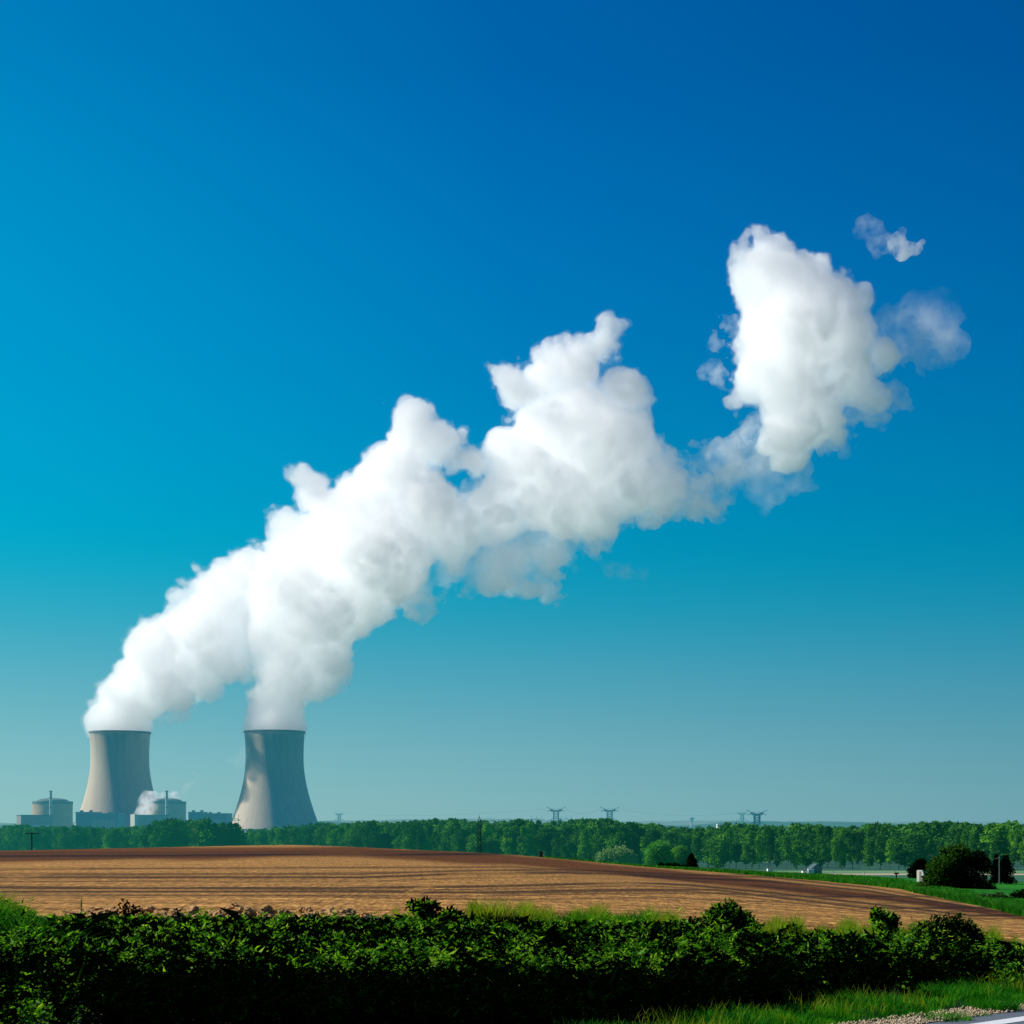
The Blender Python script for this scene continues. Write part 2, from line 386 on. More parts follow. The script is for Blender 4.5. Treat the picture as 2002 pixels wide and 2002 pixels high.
def ground_z(x, y):
    x = np.asarray(x, float); y = np.asarray(y, float)
    px = 1001+F*x/np.maximum(y, 16)
    u = np.clip((px-TX[0])/(TX[-1]-TX[0])*200, 0, 199.999); i = u.astype(int); a = u-i
    v = np.clip((np.log(np.maximum(y, 8.001))-_fine[0])/(_fine[-1]-_fine[0])*399, 0, 398.999); j = v.astype(int); b = v-j
    h = (_sx[i,j]*(1-a)+_sx[i+1,j]*a)*(1-b) + (_sx[i,j+1]*(1-a)+_sx[i+1,j+1]*a)*b
    d = (x-RP[0])*RN[0]+(y-RP[1])*RN[1]
    t = np.clip((d-1.2)/4.0, 0, 1); t = t*t*(3-2*t)
    return np.where(y < 300, -2.06*(1-t)+h*t, h)
def on_ground(px, y): 
    x = (px-1001)/F*y; return Vector((x, y, float(ground_z(x, y))))

BX = [-3000, 1000, 1058, 1300, 1518, 1640, 1758, 1790, 1881, 2002, 2300, 5000]
BY = [165,   165,  158,  152,  130,  116,  100,  86,   62,   45,   33,   18]
def edge_y(px): return np.interp(px, BX, BY)

def build_terrain():
    cols = np.concatenate([np.linspace(-3000,-360,34), np.arange(-300,2304,4), np.linspace(2360,5000,34)])
    rows = np.concatenate([np.arange(8,26.2,.26), 26.2*np.exp(np.arange(1,300)*.0071), np.geomspace(225, 26000, 70)])
    PX, Y = np.meshgrid(cols, rows); X = (PX-1001)/F*Y
    Z = ground_z(X, Y)
    g = np.random.default_rng(3)
    n1 = vnoise((*Y.shape, 1), 7, g)[:,:,0]; n2 = vnoise((*Y.shape, 1), 2.2, g)[:,:,0]
    infield = (Y > 25.8+.25*n1) & (Y < edge_y(PX)*(1+.006*n2))
    amp = np.where(Y < 26, .03, np.where(Y < 170, .006, 0.0))
    dr = (X-RP[0])*RN[0]+(Y-RP[1])*RN[1]
    Z = Z + amp*(n1+n2)*np.clip((dr-.5)*2, 0, 1)
    py = HOR - Z/Y*F
    nr, nc = Y.shape
    idx = np.arange(nr*nc).reshape(nr, nc)
    Q = np.stack([idx[:-1,:-1], idx[:-1,1:], idx[1:,1:], idx[1:,:-1]], -1).reshape(-1,4)
    V = np.stack([X, Y, Z], -1).reshape(-1,3)
    inf = infield[:-1,:-1].ravel(); yq = Y[:-1,:-1].ravel(); pq = PX[:-1,:-1].ravel()
    verge = (yq < 26.4) & ~inf
    far = (yq > 232)
    def sub(name, mask, mat, tone=None):
        q = Q[mask]; used = np.unique(q); mp = np.zeros(len(V), dtype=np.int64); mp[used] = np.arange(len(used))
        o = mesh_np(name, V[used], mp[q], mat, smooth=True); tag(o, kind='structure')
        if tone is not None:
            at_ = o.data.attributes.new('tone', 'FLOAT', 'POINT'); at_.data.foreach_set('value', tone.ravel()[used].astype(np.float32))
            at2 = o.data.attributes.new('track', 'FLOAT', 'POINT'); at2.data.foreach_set('value', track.ravel()[used].astype(np.float32))
        return o
    # bands of fresher, darker soil and wheel tracks worked into the field
    n3 = vnoise((*Y.shape, 1), 22, g)[:,:,0]; n4 = vnoise((*Y.shape, 1), 60, g)[:,:,0]
    top = np.interp(PX, [0,700,1000,1300,1518,1758,2002], [1659,1655,1672,1700,1723,1752,1790])
    bot = np.interp(PX, [0,300,700,1000,1300,1518,1758,2002], [1686,1682,1676,1691,1722,1744,1764,1800])
    def ss(a, b, v): t = np.clip((v-a)/(b-a), 0, 1); return t*t*(3-2*t)
    band = ss(-3, 3, py-top+1.5*n3)*ss(-5, 5, bot-py+2.5*n3)
    L1 = np.interp(PX, [-300,0,700,900,1100,1400,1500,1700,2002], [1717,1716,1716,1708,1706,1718,1722,1742,1790])
    L2 = np.interp(PX, [650,1000,1250,1350,1518,1700,1900], [1737,1731,1726,1730,1745,1766,1790])
    L3 = np.interp(PX, [0,300,650,1000,1300,1600], [1734,1737,1740,1745,1742,1752])
    L4 = np.interp(PX, [900,1100,1400,1700], [1744,1741,1739,1775])
    L5 = np.interp(PX, [-300,300,1000], [1676,1673,1668]); L6 = np.interp(PX, [0,500,1000,1500,1900], [1700,1698,1694,1733,1776])
    L7 = np.interp(PX, [200,700,1000,1300], [1712,1707,1701,1711])
    tr = np.zeros_like(py)
    for L, w, s, sd in ((L1,2.3,1,0),(L1-6.5,1.6,.7,0),(L2,2.5,1,1),(L2+6,1.4,.6,1),(L3,2.0,.7,1),(L4,2.2,.85,1),(L4+7,1.5,.6,1),(L5,2.8,.9,2),(L5-6,1.4,.5,2),(L6,1.8,.6,0),(L7,1.6,.6,1),(L3+13,1.6,.5,1),(L1+8,1.3,.45,1)):
        d = py-L-1.2*n4
        tr = np.maximum(tr, min(1,s*1.25)*np.exp(-(d/w)**2)*(.75+.25*np.sign(n3+.9)))
    global track
    track = tr
    sub('ploughed_field', inf, mat_field(), band)
    sub('verge', verge, simple('verge_soil', (.010,.014,.006), scale=3, var=.5))  # soil near black, the ditch's shade put into its colour
    sub('grass_slope', ~inf & ~verge & ~far, mat_slope())
    sub('valley_floor', far, mat_valley())

def mat_field():
    M = Mat('field_soil')
    at_ = M.n('ShaderNodeAttribute', _attribute_name='tone'); tr = M.n('ShaderNodeAttribute', _attribute_name='track')
    rows = M.noise(M.wpos((.008,1.1,.0)), 1.0, 5, .8)
    rows2 = M.noise(M.wpos((.006,.22,.0)), 1.0, 3, .6)
    speck = M.noise(M.wpos((1,.3,1)), 6.0, 4, .75)
    speck2 = M.noise(M.wpos((3,.4,3)), 4.0, 2, .7)
    c = M.ramp(rows, [(.36,(.05,.020,.005)), (.46,(.22,.115,.035)), (.55,(.38,.215,.075)), (.66,(.62,.40,.17))])
    c = M.mix(M.ramp(rows2, [(.35,(0,0,0)), (.65,(.35,.35,.35))]), c, (.40,.225,.08))
    c = M.mix(.9, c, M.ramp(speck, [(.30,(.45,.40,.34)), (.5,(1.02,1.02,1.0)), (.70,(1.7,1.7,1.65))]), 'MULTIPLY')
    c = M.mix(.8, c, M.ramp(speck2, [(.38,(.6,.55,.5)), (.62,(1.35,1.35,1.35))]), 'MULTIPLY')
    dark = M.mix(1.0, c, (.36,.20,.09), 'MULTIPLY')
    c = M.mix(1.0, c, (1.22,1.10,.84), 'MULTIPLY')
    c = M.mix(M.math('MULTIPLY', at_.outputs['Fac'], .95), c, dark)
    c = M.mix(M.math('MULTIPLY', tr.outputs['Fac'], .9, clamp=True), c, (.012,.004,.002))
    b = M.bump(M.math('ADD', speck, rows), .6, .08)
    return M.out(M.diffuse(c, .95, b, .1))
def mat_slope():
    M = Mat('slope_grass')
    n = M.noise(M.wpos((1,.5,1)), .25, 5, .6); n2 = M.noise(M.wpos((4,1.2,4)), 1.0, 3, .7)
    c = M.ramp(n, [(.3,(.010,.10,.005)), (.55,(.02,.22,.008)), (.75,(.05,.30,.012))])
    c = M.mix(.7, c, M.ramp(n2, [(.3,(.4,.45,.4)), (.7,(1.3,1.3,1.3))]), 'MULTIPLY')
    return M.out(M.diffuse(c, .9, M.bump(n2, .8, .2), .1))
def mat_valley():
    M = Mat('valley_fields')
    n = M.noise(M.wpos((.004,.012,1)), 1.0, 3, .5); n2 = M.noise(M.wpos((.2,.05,1)), 1.0, 4, .7)
    c = M.ramp(n, [(.40,(.012,.07,.015)), (.5,(.02,.10,.02)), (.62,(.03,.09,.02))])
    c = M.mix(.4, c, M.ramp(n2, [(.3,(.6,.6,.6)), (.7,(1.2,1.2,1.2))]), 'MULTIPLY')
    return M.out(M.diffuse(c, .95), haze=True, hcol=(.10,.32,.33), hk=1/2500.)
build_terrain()

# two level crop strips on the valley floor in front of the wood
def strip(name, x0, x1, y0, y1, z, col, n=30):
    xs = np.linspace(x0, x1, n); V = [(x, y0+1.2*math.sin(x*.07), z) for x in xs]+[(x, y1+1.0*math.sin(x*.05+1), z) for x in xs]
    Q = [(i, i+1, n+i+1, n+i) for i in range(n-1)]
    o = mesh_np(name, V, Q, simple(name+'_soil', col, haze=True, scale=.2, hcol=(.12,.33,.32), hk=1/2500.)); tag(o, kind='structure')
strip('stubble_field', 85, 330, 578, 604, -18.95, (.55,.42,.24))
strip('crop_field', 70, 330, 607, 640, -18.94, (.10,.26,.07))
strip('stubble_strip', 95, 330, 618, 624, -18.92, (.38,.34,.18))

# distant ridges on the horizon
def ridge(name, Y, base, amp, seed, col, x0=-400, x1=2400, prof=None, hc=None, f=1.0):
    g = np.random.default_rng(seed); px = np.arange(x0, x1, 3.0)
    h = np.zeros_like(px)
    for o_, (c, a) in enumerate(((160,1),(50,.5),(18,.35),(7,.25))):
        h += a*vnoise((len(px),1,1), c/3., g)[:,0,0]
    if prof is not None: h = h + np.interp(px, prof[0], prof[1])
    top = -( (base-HOR) - amp*h)/F*Y
    X = (px-1001)/F*Y; n = len(px)
    V = np.concatenate([np.stack([X, np.full(n, Y-600.), np.full(n, -19.)], 1), np.stack([X, np.full(n, Y*1.), top], 1), np.stack([X, np.full(n, Y+900.), np.full(n, -19.)], 1)])
    i = np.arange(n-1)
    Q = np.concatenate([np.stack([i, i+1, n+i+1, n+i], 1), np.stack([n+i, n+i+1, 2*n+i+1, 2*n+i], 1)])
    M = Mat(name+'_woods'); nz = M.noise(M.wpos((.02,.02,.15)), 1.0, 4)
    c = M.ramp(nz, [(.3,(.02,.06,.03)), (.7,(.08,.14,.06))])
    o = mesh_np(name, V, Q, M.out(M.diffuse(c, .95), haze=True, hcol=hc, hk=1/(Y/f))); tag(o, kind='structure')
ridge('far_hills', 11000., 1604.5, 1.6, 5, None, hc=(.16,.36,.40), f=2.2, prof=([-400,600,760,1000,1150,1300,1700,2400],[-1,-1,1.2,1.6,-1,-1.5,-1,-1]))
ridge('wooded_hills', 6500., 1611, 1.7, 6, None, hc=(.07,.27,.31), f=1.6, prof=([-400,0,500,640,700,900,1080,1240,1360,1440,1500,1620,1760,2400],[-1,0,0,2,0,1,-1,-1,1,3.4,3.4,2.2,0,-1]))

# ------------------------------------------------------------------ leaves, blades, foliage
def unit(v): return v/np.maximum(np.linalg.norm(v, axis=-1, keepdims=True), 1e-6)
def leaves(P, D, L, W, g, fold=.25):
    """P base points, D directions, L lengths, W widths -> verts, tris"""
    n = len(P); r = unit(g.standard_normal((n,3))); S = unit(np.cross(D, r)); N = np.cross(S, D)
    L = np.broadcast_to(L, (n,))[:,None]; W = np.broadcast_to(W, (n,))[:,None]
    mid = P + D*L*.45 + N*L*.04
    V = np.stack([P, mid+S*W*.5+N*W*fold, P+D*L-N*L*.12, mid-S*W*.5+N*W*fold], 1).reshape(-1,3)
    b = np.arange(n)[:,None]*4
    T = np.concatenate([b+[0,1,2], b+[0,2,3]], 1).reshape(-1,3)
    return V, T
def blades(P, D, L, W, g, bend=.35):
    n = len(P); L = np.broadcast_to(L, (n,))[:,None]; W = np.broadcast_to(W, (n,))[:,None]
    side = unit(np.cross(D, unit(g.standard_normal((n,3))))); B = unit(g.standard_normal((n,3))*[1,1,0])
    m = P + D*L*.55 + B*L*bend*.25; t = P + D*L*(1-.25*bend) + B*L*bend
    V = np.stack([P-side*W/2, P+side*W/2, m+side*W*.38, m-side*W*.38, t], 1).reshape(-1,3)
    b = np.arange(n)[:,None]*5
    T = np.concatenate([b+[0,1,2], b+[0,2,3], b+[3,2,4]], 1).reshape(-1,3)
    return V, T
def cat(parts):
    Vs, Ts, o = [], [], 0
    for V, T in parts: Vs.append(V); Ts.append(T+o); o += len(V)
    return np.concatenate(Vs), np.concatenate(Ts)

def mat_leaf(name, c0, c1, c2, trans=.35, scale=4., haze=None, hk=1/1800., rough=.6, objvar=0.0, spec=.10):
    M = Mat(name)
    n = M.noise(M.wpos(), scale, 3, .65)
    c = M.ramp(n, [(.32,c0), (.5,c1), (.68,c2)])
    if objvar:
        oi = M.n('ShaderNodeObjectInfo')
        c = M.mix(1.0, c, M.ramp(oi.outputs['Random'], [(0,(1-objvar,1-objvar*.8,1-objvar*.6)), (.5,(1,1,1)), (1,(1+objvar*1.4,1+objvar*.8,1))]), 'MULTIPLY')
    d = M.diffuse(c, rough, None, spec)
    t = M.n('ShaderNodeBsdfTranslucent'); M.l(M.mix(1.0, c, (1.3,1.25,.5), 'MULTIPLY'), t.inputs[0])
    mx = M.n('ShaderNodeMixShader'); mx.inputs[0].default_value = trans; M.l(d, mx.inputs[1]); M.l(t.outputs[0], mx.inputs[2])
    return M.out(mx.outputs[0], haze=haze is not None, hcol=haze or HAZE, hk=hk)

ML_WOOD = mat_leaf('wood_leaf', (.010,.06,.006), (.055,.22,.018), (.16,.42,.03), .3, .12, FH, 1/2500., objvar=.8)
ML_MASS = mat_leaf('wood_mass_leaf', (.008,.05,.006), (.055,.22,.018), (.16,.42,.03), .3, .07, FH, 1/2500.)
ML_PALE = mat_leaf('pale_leaf', (.18,.30,.11), (.30,.46,.18), (.42,.58,.26), .25, .5, FH, 1/2200.)
ML_MIDGREEN = mat_leaf('fresh_leaf', (.04,.20,.02), (.10,.38,.03), (.18,.52,.05), .3, .5, FH, 1/2600.)
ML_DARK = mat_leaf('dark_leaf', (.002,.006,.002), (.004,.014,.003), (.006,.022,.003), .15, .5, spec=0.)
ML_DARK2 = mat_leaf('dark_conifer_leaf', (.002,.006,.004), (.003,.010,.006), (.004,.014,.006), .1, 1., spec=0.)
ML_EDGE = mat_leaf('bush_edge_leaf', (.02,.07,.006), (.04,.13,.01), (.07,.19,.015), .35, 2.)  # sunny upper left of the bush put into a brighter leaf colour
M_BARK = simple('bark', (.10,.085,.065), haze=True, hcol=FH, hk=1/1900.)
M_BARKD = simple('dark_bark', (.02,.016,.012))

def crown(H, R, base, nc, nl, leaf, seed, shape='oval', cr=.30):
    g = np.random.default_rng(seed)
    t = g.uniform(0, 1, nc)**.85
    if shape == 'oval': env = np.sqrt(np.clip(1-(2*t-1)**2, .05, 1))**.8
    elif shape == 'poplar': env = np.clip(np.sin(np.pi*(t*.86+.10)), .12, 1)**.6
    elif shape == 'cone': env = (1.04-t)**.9
    else: env = np.sqrt(np.clip(1-t**2.2, .05, 1))
    a = g.uniform(0, 2*np.pi, nc); rr = R*env*(g.uniform(.35, .92, nc))
    C = np.stack([rr*np.cos(a), rr*np.sin(a), base+(H-base)*t], 1)
    rad = R*cr*g.uniform(.7, 1.3, nc)*np.clip(env+.25, .4, 1)
    d = unit(g.standard_normal((nc, nl, 3))); r = g.uniform(.45, 1.05, (nc, nl, 1))
    P = C[:,None,:] + d*r*rad[:,None,None]*[1,1,.85]
    D = unit(d + .8*g.standard_normal(d.shape)); P = P.reshape(-1,3); D = D.reshape(-1,3)
    return leaves(P, D, leaf*g.uniform(.7,1.3,len(P)), leaf*.75, g, .1)
def trunk_mb(H, r, seed, branches=6, base=.3):
    g = random.Random(seed); m = MB(); p = Vector((0,0,0)); seg = 6
    for i in range(seg):
        q = Vector((g.uniform(-.02,.02)*H*.5, g.uniform(-.02,.02)*H*.5, H*.85*(i+1)/seg)); m.bar(p, q, 2*r*(1-i/seg*.8), 2*r*(1-(i+1)/seg*.8)); p = q
    for k in range(branches):
        z = H*(base+(.85-base)*k/branches); a = g.uniform(0, 6.28); l = H*.16
        m.bar((0,0,z), (l*math.cos(a), l*math.sin(a), z+l*1.1), r*.6, r*.15)
    return m

TREES = []
def make_tree(kind, H, R, base, nc, nl, leaf, seed, shape, mat, tr=.18, bark=None, cr=.30):
    e = empty(kind, (0,0,0)); V, T = crown(H, R, base, nc, nl, leaf, seed, shape, cr)
    c = mesh_np('crown', V, T, mat, e); t = trunk_mb(H, tr, seed).build('trunk', bark or M_BARK, e)
    return [e, c, t]
def copy_tree(tr):
    e = tr[0].copy(); COL.objects.link(e); out = [e]
    for ch in tr[1:]:
        c = ch.copy(); COL.objects.link(c); c.parent = e; out.append(c)
    return out

TOPX = [-300,0,100,200,280,300,335,400,440,462,475,500,600,650,800,1000,1150,1200,1240,1290,1400,1500,1600,1700,1800,1900,2002,2300]
TOPY = [1620,1618,1614,1618,1616,1611,1606,1607,1611,1617,1625,1621,1615,1609,1606,1605,1606,1605,1609,1614,1617,1614,1614,1616,1611,1608,1609,1610]
FX = [-300,0,280,300,470,480,620,700,1200,1300,1450,2300]
FY = [980,960,900,820,820,960,900,800,700,680,655,640]
def forest():
    protos = []
    for k in range(5): protos.append(make_tree('poplar_tree', 20, 3.3, 4.5 if k < 3 else 2.5, 58, 30, .95, 40+k, 'poplar', ML_WOOD))
    for k in range(4): protos.append(make_tree('broadleaf_tree', 15, 5.2, 1.5, 60, 32, 1.0, 50+k, 'oval', ML_WOOD))
    used = [False]*len(protos)
    def put(k, px, Y, H, lab, grp, sx=1.0):
        if used[k]: t = copy_tree(protos[k])
        else: t = protos[k]; used[k] = True
        e = t[0]; x = (px-1001)/F*Y; h0 = 20. if k < 5 else 15.
        e.location = (x, Y, -19.2); s = H/h0; e.scale = (s*sx, s*sx, s); e.rotation_euler = (0,0,random.uniform(0,6.28))
        tag(e, lab, 'tree', grp)
    px = -120.
    while px < 2130:
        Y0 = float(np.interp(px, FX, FY)); top = float(np.interp(px, TOPX, TOPY))
        if 285 < px < 470: k = 5+random.randrange(4); step = 21; H = (top*0-(top-HOR))/F*Y0+19.2; H *= random.uniform(.86,1.04); sx = 1.05
        elif 470 <= px < 1240: k = random.choice([5,6,7,8,3,4,2]); step = 12; H = (-(top-HOR)/F*Y0+19.2)*random.uniform(.62,.98); sx = random.uniform(.8,1.1)
        elif px < 285: k = random.choice([5,6,7,8,3,4]); step = 15; H = (-(top-HOR)/F*Y0+19.2)*random.uniform(.8,.98); sx = random.uniform(.9,1.1)
        else: k = random.choice([0,1,2,0,1,2,3,4,6]); step = 17; H = (-(top-HOR)/F*Y0+19.2)*random.choice((random.uniform(.55,.8), random.uniform(.8,1.0))); sx = random.uniform(.65,1.6)
        Y = Y0+random.uniform(0, 22)
        if k >= 5: lab, grp = 'rounded dark green broadleaf tree on the front edge of the far wood', 'broadleaf trees along the front of the wood'
        else: lab, grp = 'tall green poplar on the front edge of the far wood', 'poplars along the front of the wood'
        put(k, px, Y, H, lab, grp, sx)
        px += step*random.uniform(.7,1.25)
    # the wood behind them reads as one mass
    g = np.random.default_rng(77); parts = []
    base = [crown(20, 3.6, 3, 22, 14, 1.5, 90+k, 'poplar' if k % 2 else 'oval', .36) for k in range(6)]
    N = 1500
    pxs = g.uniform(-250, 2250, N); dep = g.uniform(25, 330, N)**1.0
    for i in range(N):
        Y = float(np.interp(pxs[i], FX, FY))+dep[i]; top = float(np.interp(pxs[i], TOPX, TOPY))
        H = (-(top-HOR)/F*Y+19.2)*g.uniform(.86,1.0)*(1+.035*math.sin(pxs[i]*.045)+.03*math.sin(pxs[i]*.021+2)) ; s = H/20; V, T = base[i % 6]
        if H < 6: continue
        a = g.uniform(0, 6.28); R_ = np.array([[math.cos(a),-math.sin(a),0],[math.sin(a),math.cos(a),0],[0,0,1]])
        w = s*g.uniform(.9,1.5)
        parts.append(((V@R_.T)*[w,w,s]+[(pxs[i]-1001)/F*Y, Y, -19.2], T))
    V, T = cat(parts)
    tag(mesh_np('wood', V, T, ML_MASS), 'dense green wood filling the valley below the horizon', 'woodland', kind='stuff')
forest()

def blob_foliage(name, blobs, n, leaf, mat, parent=None, seed=0, org=(0,0,0), shell=.55):
    """leaves spread through a union of balls (x,y,z,r), denser near the skin"""
    g = np.random.default_rng(seed); B = np.array(blobs, float); w = B[:,3]**2; w /= w.sum()
    k = g.choice(len(B), n, p=w); d = unit(g.standard_normal((n,3)))
    lump = 1+.18*np.sin(d[:,0]*7+k)*np.sin(d[:,2]*8+2*k)+.1*np.sin(d[:,1]*15)
    P = B[k,:3]+d*B[k,3:]*(g.uniform(shell,1.06,n)*lump)[:,None] - np.array(org)
    D = unit(d+.9*g.standard_normal((n,3)))
    V, T = leaves(P, D, leaf*g.uniform(.6,1.4,n), leaf*.6, g, .15)
    return mesh_np(name, V, T, mat, parent)
def pblob(lst, Y, s=1.0):
    return [((px-1001)/F*Y, Y+dy*r/F*Y, -(py-HOR)/F*Y, r/F*Y) for px, py, r, dy in lst]
def bush(kind, label, lst, Y, n, leaf, mat, seed, cat_='bush', group=None, edge=None, tr=.1, bark=None):
    bl = pblob(lst, Y); cx = sum(b[0] for b in bl)/len(bl); gz = float(ground_z(cx, Y))
    e = empty(kind, (cx, Y, gz)); tag(e, label, cat_, group)
    blob_foliage('crown', bl, n, leaf, mat, e, seed, (cx,Y,gz))
    if edge: 
        el = pblob(edge, Y); blob_foliage('crown_edge', el, n//5, leaf, ML_EDGE, e, seed+1, (cx,Y,gz), .8)
    m = MB(); g = random.Random(seed)
    for k in range(min(len(bl), 6)):
        b = bl[k]; p0 = (g.uniform(-.3,.3)*tr*5, g.uniform(-.3,.3)*tr*5, -.1); p1 = ((b[0]-cx)*.5, (b[1]-Y)*.5, max(.2,(b[2]-gz)*.55)); m.bar(p0, p1, 2*tr, 1.3*tr); m.bar(p1, (b[0]-cx, b[1]-Y, b[2]-gz), 1.3*tr, .5*tr)
    m.build('trunk', bark or M_BARKD, e)
    return e
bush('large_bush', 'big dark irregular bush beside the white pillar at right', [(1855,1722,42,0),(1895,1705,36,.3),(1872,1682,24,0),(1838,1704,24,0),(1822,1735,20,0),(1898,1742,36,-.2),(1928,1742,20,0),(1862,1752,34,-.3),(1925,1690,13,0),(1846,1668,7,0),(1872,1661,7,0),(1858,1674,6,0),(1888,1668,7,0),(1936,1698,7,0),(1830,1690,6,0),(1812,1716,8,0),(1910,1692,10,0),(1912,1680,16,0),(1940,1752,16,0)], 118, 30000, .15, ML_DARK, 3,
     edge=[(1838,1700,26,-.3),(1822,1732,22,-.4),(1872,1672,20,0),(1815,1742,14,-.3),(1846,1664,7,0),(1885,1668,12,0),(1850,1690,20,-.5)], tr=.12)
bush('small_tree', 'small dark spreading tree left of the white pillar', [(1799,1694,13,0),(1788,1700,9,0),(1805,1702,12,0),(1784,1711,8,0),(1795,1710,10,0),(1778,1702,4,0),(1802,1686,7,0)], 215, 5000, .22, ML_DARK, 5, 'tree', tr=.1)
bush('pale_bush', 'pale grey-green rounded willow bush below the wood edge', [(1178,1678,13,0),(1190,1672,13,0),(1212,1670,15,0),(1228,1676,14,0),(1235,1684,12,0),(1205,1686,16,0),(1180,1688,12,0)], 480, 7000, .55, ML_PALE, 7, 'bush', bark=M_BARK)
bush('bright_tree', 'fresh bright green round tree right of the pale bush', [(1283,1662,17,0),(1296,1658,12,0),(1276,1675,16,0),(1300,1676,16,0),(1285,1688,18,0),(1270,1690,10,0),(1308,1688,12,0)], 420, 8000, .5, ML_MIDGREEN, 8, 'tree', bark=M_BARK)
bush('round_tree', 'duller green round tree just right of the bright tree', [(1328,1668,14,0),(1322,1682,14,0),(1338,1684,12,0),(1330,1692,14,0)], 440, 5000, .5, ML_WOOD, 9, 'tree', bark=M_BARK)
bush('dark_cypress', 'narrow dark cone-shaped tree at the field edge by the bright tree', [(1352,1674,4,0),(1352,1682,7,0),(1353,1690,9,0),(1354,1697,10,0)], 260, 3500, .28, ML_DARK, 10, 'tree')
bush('hedge_bush', 'low dark bush on the field boundary under the bright tree', [(1322,1696,8,0),(1336,1699,8,0),(1308,1694,6,0),(1293,1692,5,0)], 185, 2500, .18, ML_DARK, 11)
def conifer(label, px, Y, wpx, top, bot, seed):
    H = (bot-top)/F*Y; e = empty('conifer_tree', ((px-1001)/F*Y, Y, -(bot-HOR)/F*Y)); tag(e, label, 'tree')
    V, T = crown(H, wpx/2/F*Y, .1, 110, 40, .18, seed, 'cone', .3); mesh_np('crown', V, T, ML_DARK2, e); trunk_mb(H, .1, seed).build('trunk', M_BARKD, e)
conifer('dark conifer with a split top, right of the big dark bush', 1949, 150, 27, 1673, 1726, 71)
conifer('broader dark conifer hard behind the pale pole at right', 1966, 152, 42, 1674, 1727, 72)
bush('briar_bush', 'leafy pale-flecked bramble clump at the foot of the big bush', [(1915,1763,9,0),(1935,1760,11,0),(1955,1758,11,0),(1970,1762,9,0),(1900,1768,7,0)], 78, 2600, .14, mat_leaf('bramble_leaf',(.02,.08,.02),(.06,.17,.05),(.15,.28,.12),.3,3.), 12)
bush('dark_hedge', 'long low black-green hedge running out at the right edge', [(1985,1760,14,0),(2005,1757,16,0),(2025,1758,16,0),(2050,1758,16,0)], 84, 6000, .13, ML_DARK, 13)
bush('yellow_bush', 'low yellow-green bush at the left foot of the big bush', [(1800,1738,10,0),(1792,1746,8,0),(1810,1744,9,0)], 108, 2200, .13, mat_leaf('yellow_leaf',(.03,.08,.008),(.07,.14,.015),(.13,.20,.03),.35,2.), 14)


# grass along the field boundary and on the slope
MG_EDGE = mat_leaf('boundary_grass', (.008,.07,.004), (.02,.19,.006), (.07,.30,.012), .35, 1.2)
MG_DK = mat_leaf('deep_grass', (.003,.018,.002), (.006,.035,.003), (.012,.06,.005), .25, 1.2)
def boundary_grass():
    g = np.random.default_rng(21); n = 60000
    px = g.uniform(1060, 2120, n); ey = edge_y(px); yy = ey*(1+.02*np.abs(g.standard_normal(n))+g.uniform(0,.07,n))
    x = (px-1001)/F*yy; z = ground_z(x, yy)-.03
    D = unit(np.stack([g.normal(0,.3,n), g.normal(0,.3,n), np.ones(n)], 1))
    V, T = blades(np.stack([x,yy,z],1), D, g.uniform(.15,.42,n)*np.interp(px,[1060,1500,2002],[.7,1.3,1.0]), .022*yy/60., g)
    tag(mesh_np('boundary_grass', V, T, MG_EDGE), 'ragged green grass growing along the edge of the ploughed field', 'grass', kind='stuff')
    n = 26000
    px = g.uniform(1380, 2120, n); yy = edge_y(px)*np.exp(g.uniform(.03, .5, n)); m = yy < 230; px = px[m]; yy = yy[m]
    x = (px-1001)/F*yy; z = ground_z(x, yy)-.03; n = len(x)
    D = unit(np.stack([g.normal(0,.3,n), g.normal(0,.3,n), np.ones(n)], 1))
    V, T = blades(np.stack([x,yy,z],1), D, g.uniform(.1,.3,n), .03*yy/60., g)
    tag(mesh_np('slope_grass', V, T, MG_EDGE), 'bright green grass covering the slope beyond the field', 'grass', kind='stuff')
boundary_grass()

